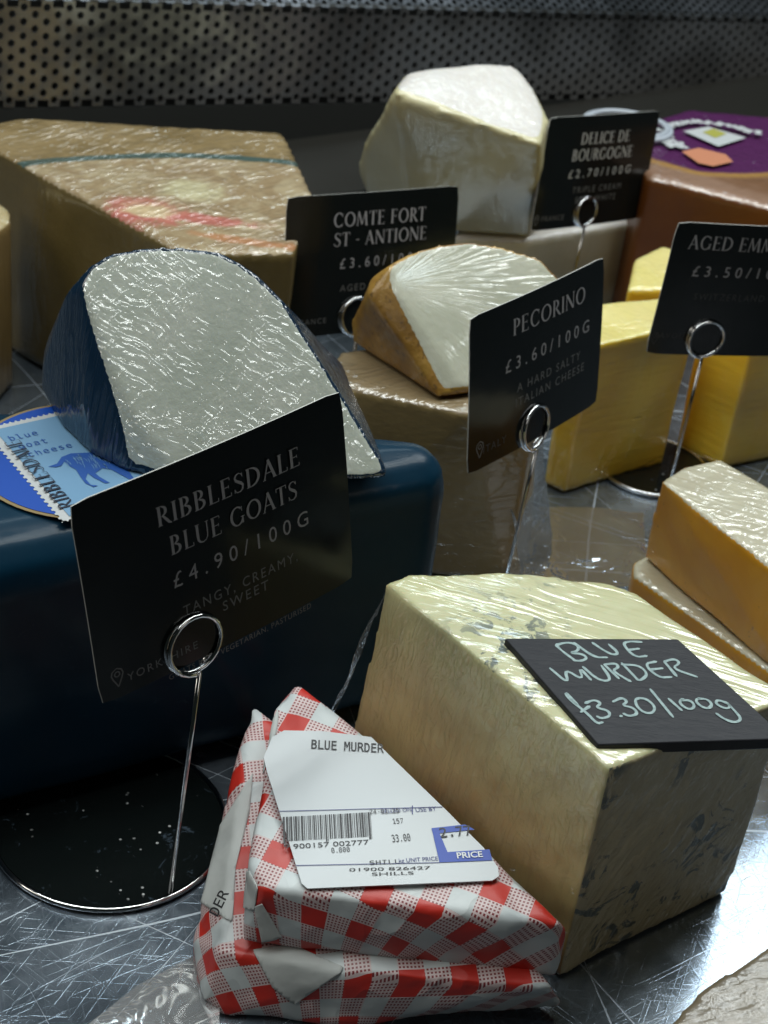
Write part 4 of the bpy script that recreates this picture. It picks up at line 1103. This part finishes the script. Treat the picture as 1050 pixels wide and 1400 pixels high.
def packet(parent, pts, fr, rot, vox=.0013, sm=2, amp=.0010, off=(0, 0)):
    """paper parcel; print unwrapped from the top plane and carried down the sides"""
    def dsp(c, n):
        d = noise.noise(c * 38) * amp + noise.noise(c * 120) * amp * .25
        k = abs(noise.noise(c * 28 + Vector((3, 5, 1)))); d -= max(0, .12 - k) * .006
        return d
    co, no, faces, fn, fc = hull_remesh(pts, vox, sm, dsp)
    PKD['upper' if 'lower' in PKD else 'lower'] = (co, no, faces, fn, fc)
    # rim position for each vertex: top-plane position plus the drop below the plane
    ca, sa = math.cos(rot), math.sin(rot); uvs = []
    ctr = Vector(np.mean(np.array([tuple(fr.uv(p)) for p in pts]), axis=0).tolist() + [0])
    for c in co:
        d = Vector(c) - fr.O; x, y, z = d.dot(fr.X), d.dot(fr.Y), d.dot(fr.N)
        q = Vector((x - ctr.x, y - ctr.y)); drop = max(0.0, -z - .002)
        q = q + q.normalized() * drop if q.length > 1e-6 else q
        x, y = q.x + off[0], q.y + off[1]; uvs.append((x * ca + y * sa + 5, -x * sa + y * ca + 5))
    return make('paper_wrap', co, faces, m_ging, parent, smooth=True, uvs=uvs)
# lower packet: flat on the tray
lowP = [W(345, 962, .040), W(333, 1000, .036), W(262, 1285, .010), W(278, 1365, .004), W(300, 1300, .020), W(480, 1330, .022), W(755, 1350, .022), W(772, 1375, .004), W(470, 1405, .001), W(300, 1388, .001), W(262, 1300, .001), W(345, 1010, .001), W(600, 1150, .024), W(640, 1260, .001)]
pk2 = root('gingham_packet', 'lower red gingham paper packet, poking out left and below the labelled one', 'wrapped cheese', W(480, 1300, 0), group='gingham paper packets')
f2 = Frame(W(300, 1300, .021), Vector((1, .1, 0)), Vector((0, 1, 0)))
packet(pk2, lowP, f2, math.radians(8), off=(.004, .002))
# upper packet, tilted, leaning on the block
def PA(x, y, z): return W(x, y, z)
tA = [PA(408, 935, .056), PA(372, 975, .054), PA(333, 1195, .042), PA(322, 1268, .030), PA(480, 1225, .046), PA(775, 1268, .040), PA(600, 1100, .052), PA(680, 1180, .046)]
top3 = (PA(408, 960, .056), PA(345, 1200, .044), PA(740, 1250, .044))
NA = (top3[1] - top3[0]).cross(top3[2] - top3[0]).normalized()
NA = -NA if NA.z < 0 else NA
def TA(x, y, d=0.0): return onplane(x, y, top3[0] + NA * d, NA)
upP = [TA(407, 938), TA(372, 972), TA(342, 1180), TA(360, 1215), TA(700, 1205), TA(765, 1262), TA(600, 1098), TA(500, 1010)]
upP += [W(330, 1290, .024), W(345, 1200, .026), W(480, 1288, .022), W(620, 1318, .022), W(760, 1338, .020), W(778, 1272, .030), W(395, 960, .028), W(600, 1120, .024), W(405, 938, .045)]
pk1 = root('gingham_packet', 'upper red gingham paper packet carrying the white barcode label', 'wrapped cheese', W(540, 1200, .03), group='gingham paper packets')
fA = Frame(TA(412, 1218), TA(680, 1206) - TA(412, 1218), TA(372, 1060) - TA(412, 1218))
packet(pk1, upP, fA, math.radians(-28), off=(.003, .004))

# label on the upper packet
mt_label = NT('label_paper'); mt_label.set(Base_Color=(0.52, 0.56, 0.59), Roughness=.42, Coat_Weight=.3, Coat_Roughness=.2, Normal=mt_label.bump(mt_label.noise(mt_label.obj, 40, 2), .0012, .5)); m_lab = mt_label.m
labpx = [(412, 1212), (420, 1219), (672, 1208), (681, 1202), (680, 1190), (660, 1163), (605, 1108), (540, 1045), (507, 1012), (440, 1004), (388, 1003), (372, 1012), (360, 1040), (365, 1060)]
LU = .0016
def bendA(x, y, z): return fA.p(x, y, z + LU)
lv = [fA.p(*fA.px(x, y), LU) for x, y in labpx]
mb = MB(); mb.prism([v - fA.N * .0005 for v in lv], fA.N * .0005); mb.make('barcode_label', m_lab, pk1)
m_black = simple('print_black', (0.02, 0.02, 0.025), .5); m_blue = simple('print_blue', (0.02, 0.07, 0.42), .45); m_navyl = simple('print_line', (0.05, 0.06, 0.22), .5)
def lt_px(txt, x0, y0, x1, y1, hh, mat, font=None, bold=0.0, name='lettering', lift=.0002):
    a = Vector(fA.px(x0, y0)); b = Vector(fA.px(x1, y1)); d = b - a
    g = sans_text(txt, hh, 1.0, bold, font=font, align='LEFT')
    xs = [q.x for q in g[0]]; sx = d.length / (max(xs) - min(xs)); m0 = min(xs) * sx
    put(name, g, fA, a.x - m0, a.y, mat, pk1, lift=lift, rot=math.atan2(d.y, d.x), sx=sx, bend=bendA)
lt_px('BLUE MURDER', 425, 1028, 524, 1034, .0046, m_black, MONO, .01)
def bar_px(x0, y0, x1, y1, wd, mat, name='rule'):
    a = Vector(fA.px(x0, y0)); b = Vector(fA.px(x1, y1)); L, Rr = rib([a, b], wd)
    make(name, [bendA(q.x, q.y, .0002) for q in L + Rr], [[0, 2, 3, 1]], mat, pk1)
bar_px(380, 1114, 604, 1108, .00022, m_navyl); bar_px(404, 1188, 600, 1184, .00022, m_navyl)
random.seed(11); mb = MB(); a = Vector(fA.px(387, 1155)); b = Vector(fA.px(508, 1148)); c = Vector(fA.px(383, 1121)); t = 0.0
e = (b - a); hgt = (Vector(fA.px(386, 1119)) - a)
while t < 1.0:
    wd = random.choice((.006, .010, .016, .022)); long = t < .02 or .47 < t < .52 or t > .96
    p0 = a + e * t - (hgt * .10 if long else Vector((0, 0))); p1 = a + e * min(1, t + wd) - (hgt * .10 if long else Vector((0, 0)))
    mb.add([bendA(*p0, .0002), bendA(*p1, .0002), bendA(*(a + e * min(1, t + wd) + hgt * .92), .0002), bendA(*(a + e * t + hgt * .92), .0002)], [[0, 1, 2, 3]])
    t += wd + random.choice((.007, .009, .014))
mb.make('barcode', m_black, pk1)
lt_px('9 900157 002777', 388, 1166, 504, 1159, .0017, m_black)
lt_px('0.000', 453, 1171, 478, 1169, .0024, m_black, MONO)
lt_px('24-01-25', 505, 1118, 545, 1116, .0022, m_black, MONO, lift=.00035); lt_px('SELLED ON', 522, 1117, 562, 1114, .0014, m_navyl, lift=.0003); lt_px('USE BY', 568, 1115, 596, 1113, .0016, m_navyl)
bar_px(563, 1118, 563, 1106, .0003, m_navyl)
lt_px('157', 537, 1131, 551, 1130, .0024, m_black, MONO); lt_px('33.00', 536, 1156, 561, 1154, .0034, m_black, MONO)
lt_px('SHILL', 505, 1187, 546, 1185, .0019, m_black, MONO); lt_px('kg UNIT PRICE', 545, 1184, 598, 1181, .0014, m_navyl)
lt_px('01900 826427', 477, 1196, 588, 1193, .0011, m_black); lt_px('SHILLS', 508, 1202, 565, 1200, .0011, m_black)
lt_px('2.77', 602, 1150, 644, 1146, .0044, m_black, MONO, .01, lift=.0003)
# blue price box
def poly_px(pxs, mat, name, lift=.0002):
    make(name, [bendA(*fA.px(x, y), lift) for x, y in pxs], [list(range(len(pxs)))], mat, pk1)
poly_px([(589, 1137), (635, 1132), (648, 1139), (600, 1144)], m_blue, 'price_box'); poly_px([(589, 1137), (600, 1144), (611, 1170), (600, 1184)], m_blue, 'price_box')
poly_px([(600, 1184), (607, 1170), (668, 1166), (672, 1181)], m_blue, 'price_box', .00022)
lt_px('PRICE', 624, 1179, 659, 1177, .0020, simple('print_white', (.75, .78, .8), .5), None, .02, lift=.0005)

# loose paper folds
def flap(pxz, name, mat, parent, th=.0003, sub=6, curl=.0012):
    """a small triangle or quad of paper given by pixel + height corners"""
    P = [W(*p) for p in pxz]
    if len(P) == 3: P.append(P[2])
    vs = []; n = sub
    N = (P[1] - P[0]).cross(P[2] - P[0]).normalized()
    if N.z < 0: N = -N
    for lay in (0, 1):
        for j in range(n + 1):
            for i in range(n + 1):
                u, v = i / n, j / n
                p = (P[0] * (1 - u) + P[1] * u) * (1 - v) + (P[3] * (1 - u) + P[2] * u) * v
                vs.append(p + N * (curl * math.sin(math.pi * u) * math.sin(math.pi * v) + noise.noise(p * 60) * curl * .5 - lay * th))
    K = (n + 1) ** 2; fs = []
    for j in range(n):
        for i in range(n):
            a = j * (n + 1) + i; fs += [[a, a + 1, a + n + 2, a + n + 1], [K + a, K + a + n + 1, K + a + n + 2, K + a + 1]]
    return make(name, vs, fs, mat, parent, smooth=True)
def proj(p):
    v = Vector(p) - CAM; d = v.dot(_f); return 525 + F_PX * v.dot(_R) / d, 700 - F_PX * v.dot(_U) / d
def patch(name, data, pxs, mat, parent, lift=.0005):
    """a flap of paper that follows the parcel: the skin inside an outline, lifted a little and given an edge"""
    def sd(P, N):
        if N.dot(CAM - P) < 0: return -20.0
        x, y = proj(P); best = 1e9; inside = False
        for k in range(len(pxs)):
            (x0, y0), (x1, y1) = pxs[k], pxs[(k + 1) % len(pxs)]
            dx, dy = x1 - x0, y1 - y0; t = max(0, min(1, ((x - x0) * dx + (y - y0) * dy) / (dx * dx + dy * dy)))
            best = min(best, math.hypot(x - x0 - t * dx, y - y0 - t * dy))
            if (y0 > y) != (y1 > y) and x < (x1 - x0) * (y - y0) / (y1 - y0) + x0: inside = not inside
        return best if inside else -best
    co, no, faces, fn, fc = data
    keep = [i for i in range(len(faces)) if sd(Vector(fc[i]), Vector(fn[i])) > -12]
    o = split_parts(parent, (co + no * lift, no, [faces[i] for i in keep], fn, fc), [sd], [(name, mat)], blur=0).get(name)
    if o:
        m = o.modifiers.new('thick', 'SOLIDIFY'); m.thickness = .0003; m.offset = -1
    return o
patch('paper_flap', PKD['lower'], [(296, 1135), (346, 1055), (341, 1110), (322, 1185), (318, 1262), (262, 1226), (276, 1172)], m_paper, pk2)
patch('paper_flap', PKD['lower'], [(345, 1298), (398, 1290), (470, 1322), (464, 1332), (402, 1374), (372, 1350)], m_paper, pk2)
patch('paper_flap', PKD['upper'], [(316, 1200), (340, 1190), (352, 1212), (347, 1246), (322, 1238)], m_paper, pk1)
patch('paper_flap', PKD['upper'], [(347, 1240), (358, 1236), (386, 1283), (358, 1290)], m_paper, pk1)
patch('paper_flap', PKD['upper'], [(372, 985), (384, 960), (378, 1000), (352, 1080), (350, 1050)], m_paper, pk1, .0004)
# ------------------------------------------------------------------ loose film
m_film = clear_film('loose_cling_film', fac=.04, haze=.05, depth=.5)
def sheet(name, pxz, mat, parent=None, n=26, amp=.003, fq=45, label=None, cat=None, kind=None, loc=None):
    P = [W(*p) for p in pxz]; vs = []
    N = (P[1] - P[0]).cross(P[3] - P[0]).normalized()
    for j in range(n + 1):
        for i in range(n + 1):
            u, v = i / n, j / n
            p = (P[0] * (1 - u) + P[1] * u) * (1 - v) + (P[3] * (1 - u) + P[2] * u) * v
            e = min(u, 1 - u, v, 1 - v)
            d = noise.noise(p * fq) * amp + abs(noise.noise(p * fq * 2.2 + Vector((9, 1, 4)))) * amp * .6
            q = p + N * d; q.z = max(q.z, .0012); vs.append(q)
    fs = [[j * (n + 1) + i, j * (n + 1) + i + 1, (j + 1) * (n + 1) + i + 1, (j + 1) * (n + 1) + i] for j in range(n) for i in range(n)]
    o = make(name, vs, fs, mat, parent, smooth=True, loc=loc)
    if label: tag(o, label, cat, kind=kind)
    return o
sheet('loose_film', [(672, 560, .084), (742, 520, .084), (752, 765, .004), (718, 800, .002)], clear_film('side_film', fac=.03, haze=.13, depth=.12, scale=.5), plow, amp=.0025)
sheet('loose_film', [(527, 800, .086), (512, 840, .086), (440, 985, .03), (462, 975, .02)], m_film, bmr, n=14, amp=.003)
sheet('crumpled_film', [(715, 690, .002), (880, 700, .002), (885, 800, .012), (690, 800, .012)], clear_film('tray_film', fac=.03, haze=.07, depth=.14, scale=.5), None, n=40, amp=.0025, fq=26,
      label='crumpled clear film lying on the tray between the yellow and veined blocks', cat='cling film', loc=W(780, 740, 0))
sheet('folded_film', [(95, 1420, .002), (190, 1345, .002), (300, 1288, .003), (300, 1430, .003)], clear_film('tray_film_b', tint=(.92, .90, .86), fac=.03, haze=.22, depth=.1, scale=.35), None, n=16, amp=.0006, fq=25,
      label='folded clear film on the tray left of the gingham packets', cat='cling film', loc=W(210, 1380, 0))

# the end of a label word on the folded side of the lower packet
dq = W(305, 1238, .024); fd = Frame(CAM + (dq - CAM) * .982, W(314, 1208, .027) - W(296, 1246, .022), W(296, 1222, .026) - W(306, 1244, .022))
put('lettering', sans_text('DER', .0042, 1.0, .01, font=MONO), fd, 0, 0, m_black, pk2, lift=0)
